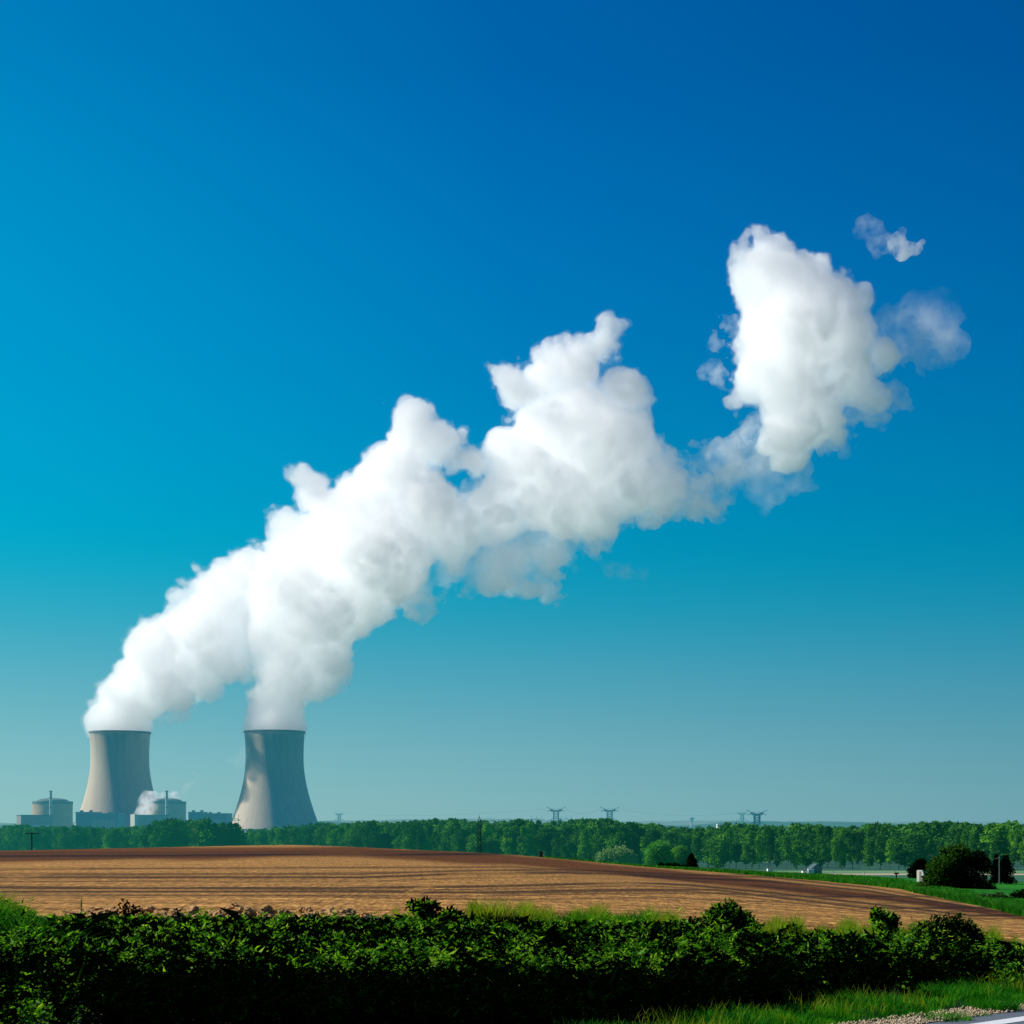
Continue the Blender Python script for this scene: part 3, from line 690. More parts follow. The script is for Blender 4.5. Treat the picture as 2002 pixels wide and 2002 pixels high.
# ------------------------------------------------------------------ power station buildings
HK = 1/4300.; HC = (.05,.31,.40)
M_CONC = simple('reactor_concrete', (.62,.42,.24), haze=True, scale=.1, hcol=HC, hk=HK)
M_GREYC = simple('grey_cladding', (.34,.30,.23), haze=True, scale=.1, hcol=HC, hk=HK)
M_BLUEC = simple('shade_blue_cladding', (.02,.12,.18), haze=True, scale=.05, hcol=HC, hk=HK)  # blue of the shaded hall front put into its colour
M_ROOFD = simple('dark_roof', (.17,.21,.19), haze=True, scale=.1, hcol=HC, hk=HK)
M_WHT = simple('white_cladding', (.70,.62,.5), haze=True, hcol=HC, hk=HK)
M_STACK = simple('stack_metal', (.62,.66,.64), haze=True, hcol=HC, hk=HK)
K = 2450/F
def Zp(py, Y=2450.): return -(py-HOR)/F*Y
def reactor(label, x0, label_b, label_s, label_h, white=False, hall_end=76):
    # x0: picture column of the dome's centre
    gz = -19.5; cx = (x0-1001)*K; Y = 2450.
    e = empty('reactor_building', (cx, Y, gz)); tag(e, label, 'reactor building', 'reactor buildings of the power plant')
    R = 38*K; zc = Zp(1568)-gz
    m = MB(); m.lathe([(R,0),(R,zc)], 64, close=False); m.build('drum', M_CONC, e, smooth=True)
    m = MB(); m.lathe([(R+.4,zc-3.0),(R+.4,zc+.8),(R*.98,zc+1.0)], 64, close=True); m.build('roof_band', M_ROOFD, e)
    hd = Zp(1560)-gz-zc-1.0
    m = MB(); m.lathe([(R*.80*math.cos(t), zc+1.0+hd*math.sin(t)) for t in np.linspace(0, math.pi/2*.98, 12)], 64); m.build('dome', M_ROOFD, e, smooth=True)
    # block in front of the drum, turned so that its sunny side shows
    b = empty('auxiliary_building', ((x0-13-1001)*K, Y-62, gz)); tag(b, label_b, 'building', 'auxiliary buildings of the power plant'); b.rotation_euler = (0,0,math.radians(28))
    zt = Zp(1595)-gz
    m = MB(); m.box(-21,24,-12,20,0,zt); m.build('wall', M_GREYC, b)
    m = MB(); m.box(-21.6,24.6,-12.6,20.6,zt,zt+1.2); m.build('roof', M_ROOFD, b)
    m = MB(); m.box(-4,26,-20,-12.7,0,zt*.55); m.build('annex', M_WHT, b)
    if white:
        m = MB(); m.box(-26,-21.8,-10,14,0,zt+2); m.build('white_gable', M_WHT, b)
    s = empty('vent_stack', ((x0+14.5-1001)*K, Y-50, gz)); tag(s, label_s, 'chimney', 'vent stacks of the power plant')
    hs = Zp(1547)-gz
    m = MB(); m.lathe([(2.1,0),(2.0,hs)], 24); m.build('flue', M_STACK, s, smooth=False)
    m = MB()
    for z in (hs*.4, hs*.62, hs*.84, hs-1.5): m.lathe([(2.1,z),(2.5,z),(2.5,z+.9),(2.1,z+.9)], 24)
    m.build('platform', M_ROOFD, s)
    h = empty('turbine_hall', ((x0+38-1001)*K, Y+20, gz)); tag(h, label_h, 'industrial hall', 'turbine halls of the power plant')
    z1 = Zp(1588, Y+20)-gz; z2 = Zp(1591.5, Y+20)-gz; w = hall_end*K
    m = MB(); m.box(0,.36*w,0,45,0,z1-1); m.box(.36*w+.05,w,-2,48,0,z2); m.build('wall', M_BLUEC, h)
    m = MB(); m.box(-.5,.36*w-.2,-.6,45.6,z1-1,z1+.6); m.box(.36*w-.1,w+.6,-2.6,48.6,z2,z2+1.3); m.build('roof', M_ROOFD, h)
    m = MB()
    for k in range(9): m.box(.4*w+k*w*.06,.4*w+k*w*.06+2.2,-2.4,-2.02,z2*.3,z2*.75)
    m.build('panel_row', M_GREYC, h)
    m = MB()
    for k in range(4): m.box(.05*w+k*.22*w,.05*w+k*.22*w+4,12,18,z2+1.35 if k > 1 else z1+.65,(z2 if k > 1 else z1)+3.2)
    m.build('roof_vent', M_ROOFD, h)
reactor('round domed reactor building left of the left cooling tower', 103, 'grey block in front of the leftmost reactor dome', 'slim pale vent stack in front of the leftmost dome', 'long shade-blue hall reaching in front of the left cooling tower', hall_end=84)
reactor('round domed reactor building between the two cooling towers, wrapped in steam', 325, 'grey block with white gable in front of the steaming dome', 'slim pale vent stack in front of the steaming dome', 'shade-blue hall ending just left of the right cooling tower', True, 76)

def low_steam():
    S9 = 1/S19
    P = lambda l: [(x*S9, y*S9, r*S9, d) for x, y, r, d in l]
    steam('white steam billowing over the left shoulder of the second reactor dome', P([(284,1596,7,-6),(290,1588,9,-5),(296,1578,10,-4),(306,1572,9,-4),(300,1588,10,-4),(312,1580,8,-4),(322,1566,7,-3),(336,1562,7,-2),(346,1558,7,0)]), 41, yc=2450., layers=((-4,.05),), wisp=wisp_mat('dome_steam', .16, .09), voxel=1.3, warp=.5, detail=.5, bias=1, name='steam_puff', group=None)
    steam('faint steam wisp drifting up from the second reactor dome', P([(352,1550,7,0),(360,1540,8,0),(368,1532,7,0),(380,1528,10,0),(376,1514,8,0),(374,1506,5,0),(392,1534,7,0)]), 42, yc=2450., layers=((0,.010),), voxel=1.6, warp=.6, detail=.5, bias=1, name='steam_puff', group=None)
    steam('very faint wisp left of the right cooling tower rim', P([(452,1482,12,0),(468,1478,14,0),(462,1490,12,0),(476,1470,10,0)]), 43, yc=2500., layers=((0,.007),), voxel=2, warp=.7, detail=.6, bias=1, name='steam_puff', group=None)
low_steam()

# ------------------------------------------------------------------ pylons, masts, poles
M_STEELF = simple('far_steel', (.10,.14,.15), haze=True, hcol=(.03,.26,.36), hk=1/4500.)
M_STEELP = simple('pale_far_steel', (.12,.2,.22), haze=True, hcol=(.07,.32,.38), hk=1/3500.)
M_STEELN = simple('near_steel', (.012,.03,.03), haze=True, hcol=(.0,.06,.06), hk=1/4000.)
def pylon(label, px, Y, top, w, mat=M_STEELF, group='electricity pylons on the horizon'):
    gz = -19.; H = -(top-HOR)/F*Y-gz; W = w/F*Y/2
    e = empty('pylon', ((px-1001)/F*Y, Y, gz)); tag(e, label, 'pylon', group)
    t = W*.045+.12; hw = W*.26; zc = H-W*.42
    m = MB()
    legs = [(-1,-1),(1,-1),(1,1),(-1,1)]
    z0 = 0; zw = H-W*1.75
    for a, b in legs:
        m.bar((a*W*.55,b*W*.55,0), (a*hw*.9,b*hw*.9,zw), t*1.3); m.bar((a*hw*.9,b*hw*.9,zw), (a*hw,b*hw,zc), t*1.3)
    n = 6
    for i in range(n):
        za = zw+(zc-zw)*i/n; zb = zw+(zc-zw)*(i+1)/n
        for s_ in (-1,1):
            m.bar((-hw,s_*hw,za), (hw,s_*hw,zb), t*.8); m.bar((hw,s_*hw,za), (-hw,s_*hw,zb), t*.8)
    m.build('lattice_body', mat, e)
    m = MB()
    for s_ in (-1,1):    # raised wings
        m.bar((s_*hw*.6,0,zc+W*.02), (s_*W,0,H), t*1.2, t*.8); m.bar((s_*hw,0,zc-W*.12), (s_*W*.62,0,H-W*.17), t)
        m.bar((s_*hw,0,zc-W*.02), (s_*W*.85,0,zc+W*.04), t*1.1, t*.7); m.bar((s_*hw*.4,0,zc+W*.25), (s_*W*.75,0,zc+W*.02), t*.7)
    m.bar((-hw,0,zc), (hw,0,zc), t*1.3); m.bar((-W*.6,0,zc+W*.06), (W*.6,0,zc+W*.06), t)
    m.build('upper_arm', mat, e)
    m = MB()
    for s_ in (-1,1):
        m.bar((s_*hw*.9,0,zw+W*.62), (s_*W*1.1,0,zw+W*.12), t*1.2, t*.7); m.bar((s_*hw*.9,0,zw+W*.2), (s_*W*1.1,0,zw+W*.1), t)
    m.build('lower_arm', mat, e)
    m = MB()
    for s_ in (-1,1):
        for q in (.45,.85): m.bar((s_*W*q,0,zc+W*.03), (s_*W*q,0,zc-W*.13), t*.8)
    m.build('insulator', mat, e)
pylon('pylon with raised wings on the horizon, left of a similar pair above the wood', 1087, 2900., 1577.5, 38)
pylon('pylon with raised wings on the horizon, the middle one above the wood', 1192, 2950., 1577.5, 38)
pylon('darkest winged pylon on the horizon, above the wood at right', 1480, 2500., 1583.5, 41)
pylon('faint pylon just left of the darkest pylon', 1451, 3900., 1587, 22, M_STEELP)
pylon('small faint pylon right of the right cooling tower', 663, 4200., 1588, 20, M_STEELP)
def gantry(label, px0, px1, Y):
    e = empty('substation_gantry', ((px0-1001)/F*Y, Y, -19)); tag(e, label, 'gantry', 'substation gantries beside the pylons')
    w = (px1-px0)/F*Y; z = -(1600.5-HOR)/F*Y+19; m = MB()
    for q in (0,.5,1): m.bar((w*q,0,0), (w*q,0,z+6), .9, .5)
    m.build('mast', M_STEELP, e)
    m = MB(); m.bar((-w*.3,0,z-2.5), (w*.5,0,z+.5), .7); m.bar((w*.5,0,z+.5), (w*1.3,0,z-2.5), .7); m.bar((-w*.3,0,z-2.5), (w*1.3,0,z-2.5), .6)
    m.build('beam', M_STEELP, e)
gantry('thin gantry of the switchyard left of the left winged pylon', 1039, 1059, 3100.)
gantry('thin gantry of the switchyard between the two winged pylons', 1097, 1117, 3100.)
gantry('gantry of thin masts at the left foot of the right cooling tower', 452, 466, 2350.)

def lattice_mast():
    Y = 400.; gz = float(ground_z((937-1001)/F*Y, Y)); H = -(1596-HOR)/F*Y-gz; w = 3.1/F*Y
    e = empty('lattice_mast', ((937-1001)/F*Y, Y, gz)); tag(e, 'narrow dark lattice mast standing against the wood behind the field crest', 'mast')
    m = MB(); zt = H-1.3
    for a, b in ((-1,-1),(1,-1),(1,1),(-1,1)): m.bar((a*w*1.3,b*w*1.3,0), (a*w,b*w,zt), .12); m.bar((a*w,b*w,zt), (0,0,H), .09)
    n = 14
    for i in range(n):
        z0 = zt*i/n; z1 = zt*(i+1)/n
        for b in (-1,1):
            m.bar((-w*1.1,b*w,z0), (w*1.1,b*w,z1), .06); m.bar((w*1.1,b*w,z0), (-w*1.1,b*w,z1), .06)
        m.bar((-w*1.1,-w,z1), (w*1.1,-w,z1), .07)
    m.build('lattice', M_STEELN, e)
    m = MB(); m.bar((0,0,H), (0,0,H+.5), .06); m.build('tip', M_STEELN, e)
lattice_mast()

M_WOOD = simple('weathered_wood', (.05,.04,.03)); M_POLE = simple('pale_pole', (.10,.14,.13)); M_WIRE = simple('wire', (.05,.06,.06))
def pole(label, px, Y, top, bot=None, w=.22, arm=1.1, mat=None, caps=False):
    x = (px-1001)/F*Y; gz = float(ground_z(x, Y)) if bot is None else -(bot-HOR)/F*Y
    H = -(top-HOR)/F*Y-gz; e = empty('utility_pole', (x, Y, gz)); tag(e, label, 'pole')
    m = MB(); m.lathe([(w/2,-.3),(w/2*.75,H)], 10); m.build('shaft', mat or M_WOOD, e, smooth=False)
    if arm:
        m = MB(); m.box(-arm,arm,-.05,.05,H-.28,H-.18); m.build('crossarm', mat or M_WOOD, e)
        for s_ in (-.9,0,.9):
            m = MB(); m.lathe([(.03,H-.18),(.06,H-.12),(.05,H-.02)], 8, c=(s_*arm,0)); m.build('insulator', M_POLE, e)
    return Vector((x, Y, gz+H))
pole('brown wooden post with crossarm behind the field crest at far left', 62, 230, 1627, w=.24, arm=.95)
t1 = pole('pale pole in front of the dark conifers at right', 1954, 146, 1673, w=.14, arm=0, mat=M_POLE)
t2 = pole('thin pale pole top rising left of the big dark bush', 1821, 240, 1671, w=.13, arm=.35, mat=M_POLE)
def wire(label, a, b, sag=.6, r=.018):
    m = MB(); p = None
    for i in range(17):
        t = i/16; q = a.lerp(b, t); q.z -= sag*4*t*(1-t)
        if p is not None: m.bar(p, q, r*2)
        p = q
    tag(m.build('power_line', M_WIRE), label, 'wire')
wire('thin overhead wire from the pale pole out past the right edge', t1+Vector((0,0,-.1)), t1+Vector((26,6,-.5)))
wire('thin overhead wire between the pole by the big bush and the pale pole', t2+Vector((0,0,-.15)), t1+Vector((0,0,-.15)), 1.0)

for a_, b_, lab in (((1105,1581,2900.),(1175,1581,2950.),'faint cable slung between the two winged pylons above the wood'), ((1209,1581,2950.),(1462,1587,2500.),'faint cable running from the middle winged pylon to the darkest one'),
                    ((1070,1581,2900.),(672,1590,4200.),'faint cable running left from the left winged pylon')):
    m = MB(); A_, B_ = at(*a_), at(*b_); p_ = None
    for i in range(25):
        t = i/24; q_ = A_.lerp(B_, t); q_.z -= 9*4*t*(1-t)
        if p_ is not None: m.bar(p_, q_, .28)
        p_ = q_
    tag(m.build('power_line', M_STEELP), lab, 'wire')

def small_things():
    M_WHITE = simple('white_render', (.86,.82,.74)); M_BLK = simple('black_opening', (.03,.03,.03))
    # white pillar by the big bush
    Y = 150.; p = on_ground(1800.5, Y); e = empty('white_pillar', p); e.rotation_euler = (0,0,math.radians(-35)); e.scale = (1.3,1,1); tag(e, 'small white masonry pillar with a slanted right side by the big bush', 'pillar')
    k = Y/F; h = -(1701.5-HOR)*k-p.z; m = MB()
    m.add([(-6.5*k,0,-.2),(7.2*k,0,-.2),(7.2*k,.4,-.2),(-6.5*k,.4,-.2),(-6.5*k,0,h),(1.5*k,0,h),(1.5*k,.4,h),(-6.5*k,.4,h),(4.8*k,0,h*.6),(4.8*k,.4,h*.6)],
          [(0,1,8,5,4),(3,7,6,9,2),(4,5,6,7),(5,8,9,6),(8,1,2,9),(0,4,7,3),(0,3,2,1)]); m.build('body', M_WHITE, e)
    m = MB(); m.box(-3.2*k,-.2*k,-.03,0-.003,h*.05,h*.92); m.build('brown_stripe', simple('brown_board', (.50,.38,.32)), e)  # upright brown stripe on the pillar's face
    # sign
    p = on_ground(1752.5, 175.); e = empty('small_sign', p); tag(e, 'small dark board on a post at the edge of the grass slope', 'sign')
    m = MB(); m.box(-.06,.06,-.05,.05,-.2,.55); m.build('post', M_WOOD, e); m = MB(); m.box(-.25,.25,-.09,-.05,.42,.60); m.build('board', M_WOOD, e)
    # stub on the crest
    p = on_ground(1058, 150.); e = empty('wooden_stub', p); tag(e, 'short dark wooden stub standing on the field crest', 'post')
    m = MB(); m.box(-.13,.13,-.1,.1,-.2,.42); m.build('post', M_WOOD, e); m = MB(); m.box(-.2,.16,-.12,.12,.42,.52); m.build('cap', M_WOOD, e)
    # house on the valley floor
    Y = 590.; k = Y/F; e = empty('small_house', ((1594-1001)*k, Y, -19)); tag(e, 'small grey gabled house on the valley floor before the wood', 'house')
    Mg = simple('grey_render', (.22,.24,.24), haze=True, hcol=FH, hk=1/2600.); Mw = simple('white_far_render', (.85,.85,.8), haze=True, hcol=FH, hk=1/3000.); Mr = simple('slate', (.09,.13,.15), haze=True, hcol=FH, hk=1/2600.)
    w = 10*k; h = 1.5+.4; z1 = 19-(1698-HOR)*k; z2 = 19-(1690.5-HOR)*k
    m = MB(); m.add([(-w,-3,0),(w,-3,0),(w,4,0),(-w,4,0),(-w,-3,z1),(w,-3,z1),(w,4,z1),(-w,4,z1),(0,-3,z2),(0,4,z2)], [(0,1,5,8,4),(3,7,9,6,2),(0,4,7,3),(1,2,6,5)]); m.build('wall', Mg, e)
    m = MB(); 
    for s_ in (-1,1): m.add([(s_*(w+.3),-3.4,z1-.15),(s_*(w+.3),4.4,z1-.15),(0,4.4,z2+.12),(0,-3.4,z2+.12),(s_*(w+.3),-3.4,z1+.05),(s_*(w+.3),4.4,z1+.05),(0,4.4,z2+.32),(0,-3.4,z2+.32)], [(0,1,2,3),(4,7,6,5),(0,3,7,4),(1,5,6,2),(0,4,5,1)])
    m.build('roof', Mr, e)
    m = MB(); m.box(-w-1.6,-w+.6,-5,-3.1,0,z1*.95); m.build('porch', Mw, e)
    m = MB(); m.box(-w*.4,w*.05,-3.06,-3.005,.1,z1*.7); m.build('door', Mr, e)
    m = MB(); m.box(w*.35,w*.7,-3.06,-3.005,z1*.35,z1*.7); m.build('window', Mr, e)
    e = empty('low_white_shed', ((1572-1001)*k, Y-3, -19)); tag(e, 'low white flat shed left of the small grey house', 'shed')
    m = MB(); m.box(-6*k,5.5*k,-1,2,0,19-(1702-HOR)*k); m.build('wall', Mw, e); m = MB(); m.box(-6.4*k,6*k,-1.2,2.2,19-(1702-HOR)*k,19-(1701-HOR)*k); m.build('roof', Mr, e)
    m = MB(); m.box(-1.5*k,1*k,-1.05,-1.005,.1,1.0); m.build('door', Mr, e)
    e = empty('pale_hut', ((1503-1001)*k, Y-3, -19)); tag(e, 'tiny pale hut half hidden behind the field edge', 'hut')
    m = MB(); m.box(-5*k,5*k,-1,2,0,19-(1698-HOR)*k); m.build('wall', Mw, e); m = MB(); m.box(-5.4*k,5.4*k,-1.3,2.3,19-(1698-HOR)*k,19-(1697-HOR)*k); m.build('roof', Mg, e)
    for px, lab in ((1628,'left'),(1689,'middle'),(1750,'right')):
        Y2 = 585.; e = empty('white_marker_post', ((px-1001)/F*Y2, Y2, -19)); tag(e, 'tiny white marker post on the pale field, %s of three' % lab, 'post', 'white marker posts on the valley floor')
        m = MB(); m.box(-.13,.13,-.12,.12,0,1.25); m.build('shaft', Mw, e); m = MB(); m.box(-.16,.16,-.15,.15,1.25,1.4); m.build('cap', Mr, e)
    # water tower and long white building on the horizon
    Y = 3600.; k = Y/F; e = empty('water_tower', ((1352-1001)*k, Y, -19)); tag(e, 'white goblet-shaped water tower on the horizon', 'water tower')
    H = 19-(1598.5-HOR)*k; m = MB(); m.lathe([(2.6,0),(1.9,H*.45),(1.9,H*.62)], 32, close=False); m.build('stem', M_WHT, e, smooth=True)
    m = MB(); m.lathe([(1.9,H*.62),(3.2,H*.74),(6.6,H*.97),(6.6,H),(5.9,H)], 32); m.build('bowl', M_WHT, e)
    Y = 3000.; k = Y/F; e = empty('white_warehouse', ((1412-1001)*k, Y, -19)); tag(e, 'long low white building on the horizon left of the faint pylon', 'building')
    z = 19-(1610.5-HOR)*k; m = MB(); m.box(-9*k,8*k,0,20,0,z-1); m.build('wall', Mw, e); m = MB(); m.box(-9.3*k,8.3*k,-.5,20.5,z-1,z); m.build('roof', M_WHT, e)
small_things()

# ------------------------------------------------------------------ road, gravel shoulder
def road():
    def P(s, d, z): q = RP+RD*s+RN*d; return (q[0], q[1], z)
    def sheet(name, d0, d1, z, mat, wob=0., s0=-60, s1=70, step=.12, kind='structure'):
        ss = np.arange(s0, s1, 1.0) if not wob else np.concatenate([np.arange(s0, -4, 1.), np.arange(-4, 8, step), np.arange(8, s1, 1.)])
        g = np.random.default_rng(5); n = len(ss); w1 = vnoise((n,1,1), 6, g)[:,0,0]*wob; w0 = vnoise((n,1,1), 4, g)[:,0,0]*wob*.5
        V = [P(s, d0+b, z) for s, b in zip(ss, w0)]+[P(s, d1+a, z) for s, a in zip(ss, w1)]
        i = np.arange(n-1); Q = np.stack([i, i+1, n+i+1, n+i], 1)
        o = mesh_np(name, V, Q, mat); tag(o, kind=kind); return o
    M = Mat('asphalt'); n = M.noise(M.wpos(), 60, 4, .7); c = M.ramp(n, [(.3,(.09,.11,.13)), (.7,(.19,.22,.25))]); MA = M.out(M.diffuse(c, .85, M.bump(n, .5, .02)))
    sheet('road', -6.2, 0, -2.045, MA)
    M = Mat('road_paint'); n = M.noise(M.wpos(), 25, 4, .7); c = M.ramp(n, [(.3,(.6,.6,.6)), (.5,(.82,.82,.8))]); MP = M.out(M.diffuse(c, .6))
    sheet('road_marking', -.55, -.33, -2.040, MP)
    M = Mat('gravel'); v = M.n('ShaderNodeTexVoronoi'); v.inputs['Scale'].default_value = 26; M.l(M.wpos(), v.inputs['Vector'])
    sp = M.n('ShaderNodeSeparateColor'); M.l(v.outputs['Color'], sp.inputs[0])
    c = M.ramp(sp.outputs[0], [(0,(.30,.24,.17)), (.4,(.50,.42,.30)), (1,(.78,.68,.52))])
    c = M.mix(1.0, c, M.ramp(v.outputs['Distance'], [(0,(1.1,1.1,1.1)), (.55,(.75,.72,.66)), (.9,(.25,.22,.2))]), 'MULTIPLY')
    inv = M.math('SUBTRACT', 1.0, v.outputs['Distance'])
    sheet('gravel_shoulder', 0.0, .46, -2.038, M.out(M.diffuse(c, .9, M.bump(inv, .9, .04))), wob=.07)
    # loose stones: nobody would count them
    g = np.random.default_rng(8); n = 5200; s = g.uniform(-6, 10, n); d = g.uniform(-.06, .52, n); r = g.uniform(.004,.016,n)**1.0
    oc = np.array([(1,0,0),(-1,0,0),(0,1,0),(0,-1,0),(0,0,1),(0,0,-1)], float); of = np.array([(0,2,4),(2,1,4),(1,3,4),(3,0,4),(2,0,5),(1,2,5),(3,1,5),(0,3,5)])
    C = np.stack([RP[0]+RD[0]*s+RN[0]*d, RP[1]+RD[1]*s+RN[1]*d, -2.03+r*.2], 1)
    V = (C[:,None,:]+oc[None]*r[:,None,None]*g.uniform(.6,1.3,(n,6,1))).reshape(-1,3); T = (np.arange(n)[:,None,None]*6+of[None]).reshape(-1,3)
    tag(mesh_np('loose_gravel', V, T, simple('stone', (.5,.38,.24), scale=9, var=.4)), 'loose pale gravel stones on the road shoulder', 'gravel', kind='stuff')
road()

# ------------------------------------------------------------------ near vegetation
MG_TIP = mat_leaf('tip_grass', (.08,.18,.006), (.20,.32,.012), (.38,.42,.03), .5, 2.)
MG_VERGE = mat_leaf('verge_grass', (.004,.08,.002), (.020,.22,.004), (.13,.38,.01), .45, 3.)
ML_WEED = mat_leaf('weed_leaf', (.003,.022,.002), (.05,.22,.006), (.34,.60,.035), .5, 7., rough=.5)  # painted highlights and dark gaps within one leaf colour range
ML_WEED2 = mat_leaf('bright_weed_leaf', (.03,.18,.006), (.16,.42,.015), (.42,.62,.04), .5, 6., rough=.5)  # lit copy of the weed leaf, sunlight put into its colour
ML_DEEP = mat_leaf('shade_painted_leaf', (.0005,.0016,.0004), (.0009,.004,.0006), (.002,.010,.001), .2, 4., spec=0.)  # deep shade below and inside plants, painted into the leaf colour
M_STEM = simple('stem', (.03,.06,.015))
def py_of(y, z): return HOR-z/y*F

def plants(px, y, h, g, per=18, size=.072):
    """leafy weeds: whorls of leaves up each stem"""
    n = len(px); x = (px-1001)/F*y; z = ground_z(x, y)
    k = np.repeat(np.arange(n), per); m = len(k); t = g.uniform(.15, 1.0, m)
    lean = g.normal(0,.18,(n,2))
    P = np.stack([x[k]+lean[k,0]*h[k]*t, y[k]+lean[k,1]*h[k]*t, z[k]+h[k]*t], 1)
    a = g.uniform(0, 2*np.pi, m); up = g.uniform(-.1, .9, m)
    D = unit(np.stack([np.cos(a), np.sin(a), up], 1)); L = size*np.exp(g.normal(-.08,.42,m))*(1.15-.35*t)
    return leaves(P, D, L, L*.30, g, .18)
def grass(px, y, h, g, w=.010, bend=.4, spread=.22):
    n = len(px); x = (px-1001)/F*y; z = ground_z(x, y)-.02
    D = unit(np.stack([g.normal(0,spread,n), g.normal(0,spread,n), np.ones(n)], 1))
    return blades(np.stack([x,y,z],1), D, h, w, g, bend)

def undergrowth():
    g = np.random.default_rng(101)
    def topz(px, y):   # the skyline of the weeds, as seen against the field
        t = 7*np.sin(px*.013+1)+6*np.sin(px*.037+.5)+4*np.sin(px*.093)+np.interp(px, [-200,0,55,80,130,250,430,560,700,830,900,1000,1100,1230,1330,1420,1500,1560,1640,1760,1850,1930,2002,2200],
                          [1724,1730,1764,1816,1842,1842,1838,1836,1826,1806,1808,1812,1810,1806,1804,1802,1824,1838,1830,1822,1828,1834,1846,1852])
        return -(t-HOR)/F*y
    def room(px, y):
        x = (px-1001)/F*y; return topz(px, y)-ground_z(x, y)
    # leafy weeds of the lit band, its brightness put into the leaf colour
    n = 10500; px = g.uniform(-120, 2120, n); y = g.uniform(18.8, 25.4, n)
    pyg = py_of(y, ground_z((px-1001)/F*y, y)+.25)
    keep = pyg < np.interp(px, [0,150,300,700,1000,1250,1400,1600,2002], [1875,1875,1900,1925,1918,1920,1880,1875,1870])+g.normal(0,20,n)
    clump = np.sin(px*.021+1)*np.sin(y*1.9+px*.006)+.6*np.sin(px*.05+y*3)
    keep &= clump > -.75+.5*g.random(n)
    px, y = px[keep], y[keep]; mound = .72+.28*np.sin(px*.028+y*.9)*np.sin(px*.061+1.3*y+2); h = np.clip(room(px, y)*g.uniform(.35,1.1,len(px))*mound, .06, .5)
    right = px > 1330
    b = (np.sin(px*.033+y*.8)+np.sin(px*.071-y*1.7)+.7*np.sin(px*.15+y*4) > .75) & (g.random(len(px)) < .65)
    V, T = plants(px[~b], y[~b], h[~b], g); tag(mesh_np('weeds', V, T, ML_WEED), 'tangle of low green leafy weeds covering the roadside bank', 'weeds', kind='stuff')
    V, T = plants(px[b], y[b], h[b], g, 14); tag(mesh_np('bright_weeds', V, T, ML_WEED2), 'brighter yellow-green weeds on the bank with sunlight put into their colour', 'weeds', kind='stuff')
    n = 260; px = g.uniform(-50, 2080, n); y = g.uniform(23.0, 25.6, n); h = np.clip(room(px, y)*g.uniform(1.1,1.7,n), .12, .55)
    V, T = plants(px, y, h, g, 15, .06); tag(mesh_np('tall_weeds', V, T, ML_WEED2), 'single taller weed stems breaking the top line of the bank', 'weeds', kind='stuff')
    # weeds below, with deep shade painted into their leaf colour
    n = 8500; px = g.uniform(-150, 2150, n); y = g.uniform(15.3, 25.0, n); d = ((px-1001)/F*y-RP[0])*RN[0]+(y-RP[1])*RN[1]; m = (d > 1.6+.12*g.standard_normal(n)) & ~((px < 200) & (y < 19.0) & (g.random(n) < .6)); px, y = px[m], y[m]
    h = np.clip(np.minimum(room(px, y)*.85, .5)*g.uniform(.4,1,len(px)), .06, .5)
    V, T = plants(px, y, h, g, 18, .10); tag(mesh_np('shade_painted_weeds', V, T, ML_DEEP), 'mass of weeds in the ditch by the road, shade painted in almost black', 'weeds', kind='stuff')
    # leafy patch at bottom left
    n = 210; px = g.uniform(-120, 225, n)*g.uniform(.4,1,n); y = g.uniform(15.6, 19.2, n); V, T = plants(px, y, g.uniform(.12,.36,n), g, 12, .085)
    tag(mesh_np('corner_weeds', V, T, ML_WEED), 'sunlit broad-leaved weeds in the bottom left corner', 'weeds', kind='stuff')
    n = 170; px = g.uniform(150, 1350, n); y = g.uniform(16.6, 20, n); V, T = plants(px, y, g.uniform(.15,.3,n), g, 7, .07)
    tag(mesh_np('stray_weeds', V, T, ML_WEED), 'scattered single weeds showing in the dark ditch', 'weeds', kind='stuff')
    # tall grass at the left end of the bank
    n = 5200; px = g.uniform(-200, 75, n); y = g.uniform(21.5, 24.8, n); h = np.clip(room(px, y), .15, .75)*g.uniform(.6,1.12,n)
    V, T = grass(px, y, h, g, .012, .45, .28); tag(mesh_np('tall_grass', V, T, MG_VERGE), 'tall grass hump at the left end of the bank', 'grass', kind='stuff')
    n = 1100; px = g.uniform(-200, 62, n); y = g.uniform(23.3, 24.8, n); h = np.clip(room(px, y), .15, .8)*g.uniform(.95,1.2,n)
    V, T = grass(px, y, h, g, .010, .3, .2); tag(mesh_np('yellow_grass', V, T, MG_TIP), 'yellow sunlit tips of the tall grass at left', 'grass', kind='stuff')
    # sparse yellow-green fringe along the field's near edge
    n = 26000; px = np.concatenate([g.uniform(60, 780, 4200), g.uniform(800, 2120, n-4200)]); y = g.uniform(25.0, 26.8, n)
    gate = np.sin(px*.034)+np.sin(px*.011+2)+.8*np.sin(px*.09) > np.interp(px,[0,900,1000,1400,2002],[-.2,-.2,-1.6,-1.6,-1.8]) ; px, y = px[gate], y[gate]
    h = g.uniform(.08,.28,len(px))*np.interp(px, [0,700,960,1500,2002], [.55,.65,1.5,1.5,1.45])*(.65+.35*np.sin(px*.05)+.25*np.sin(px*.13))
    V, T = grass(px, y, np.clip(h,.04,.4), g, .008, .3, .22); tag(mesh_np('fringe_grass', V, T, MG_TIP), 'yellow-green grass fringe between the bank and the ploughed field', 'grass', kind='stuff')
    n = 16000; px = g.uniform(980, 2130, n); y = g.uniform(23.6, 26.2, n); gate = np.sin(px*.03+1)+np.sin(px*.013)+.6*np.sin(y*5) > -.9; px, y = px[gate], y[gate]
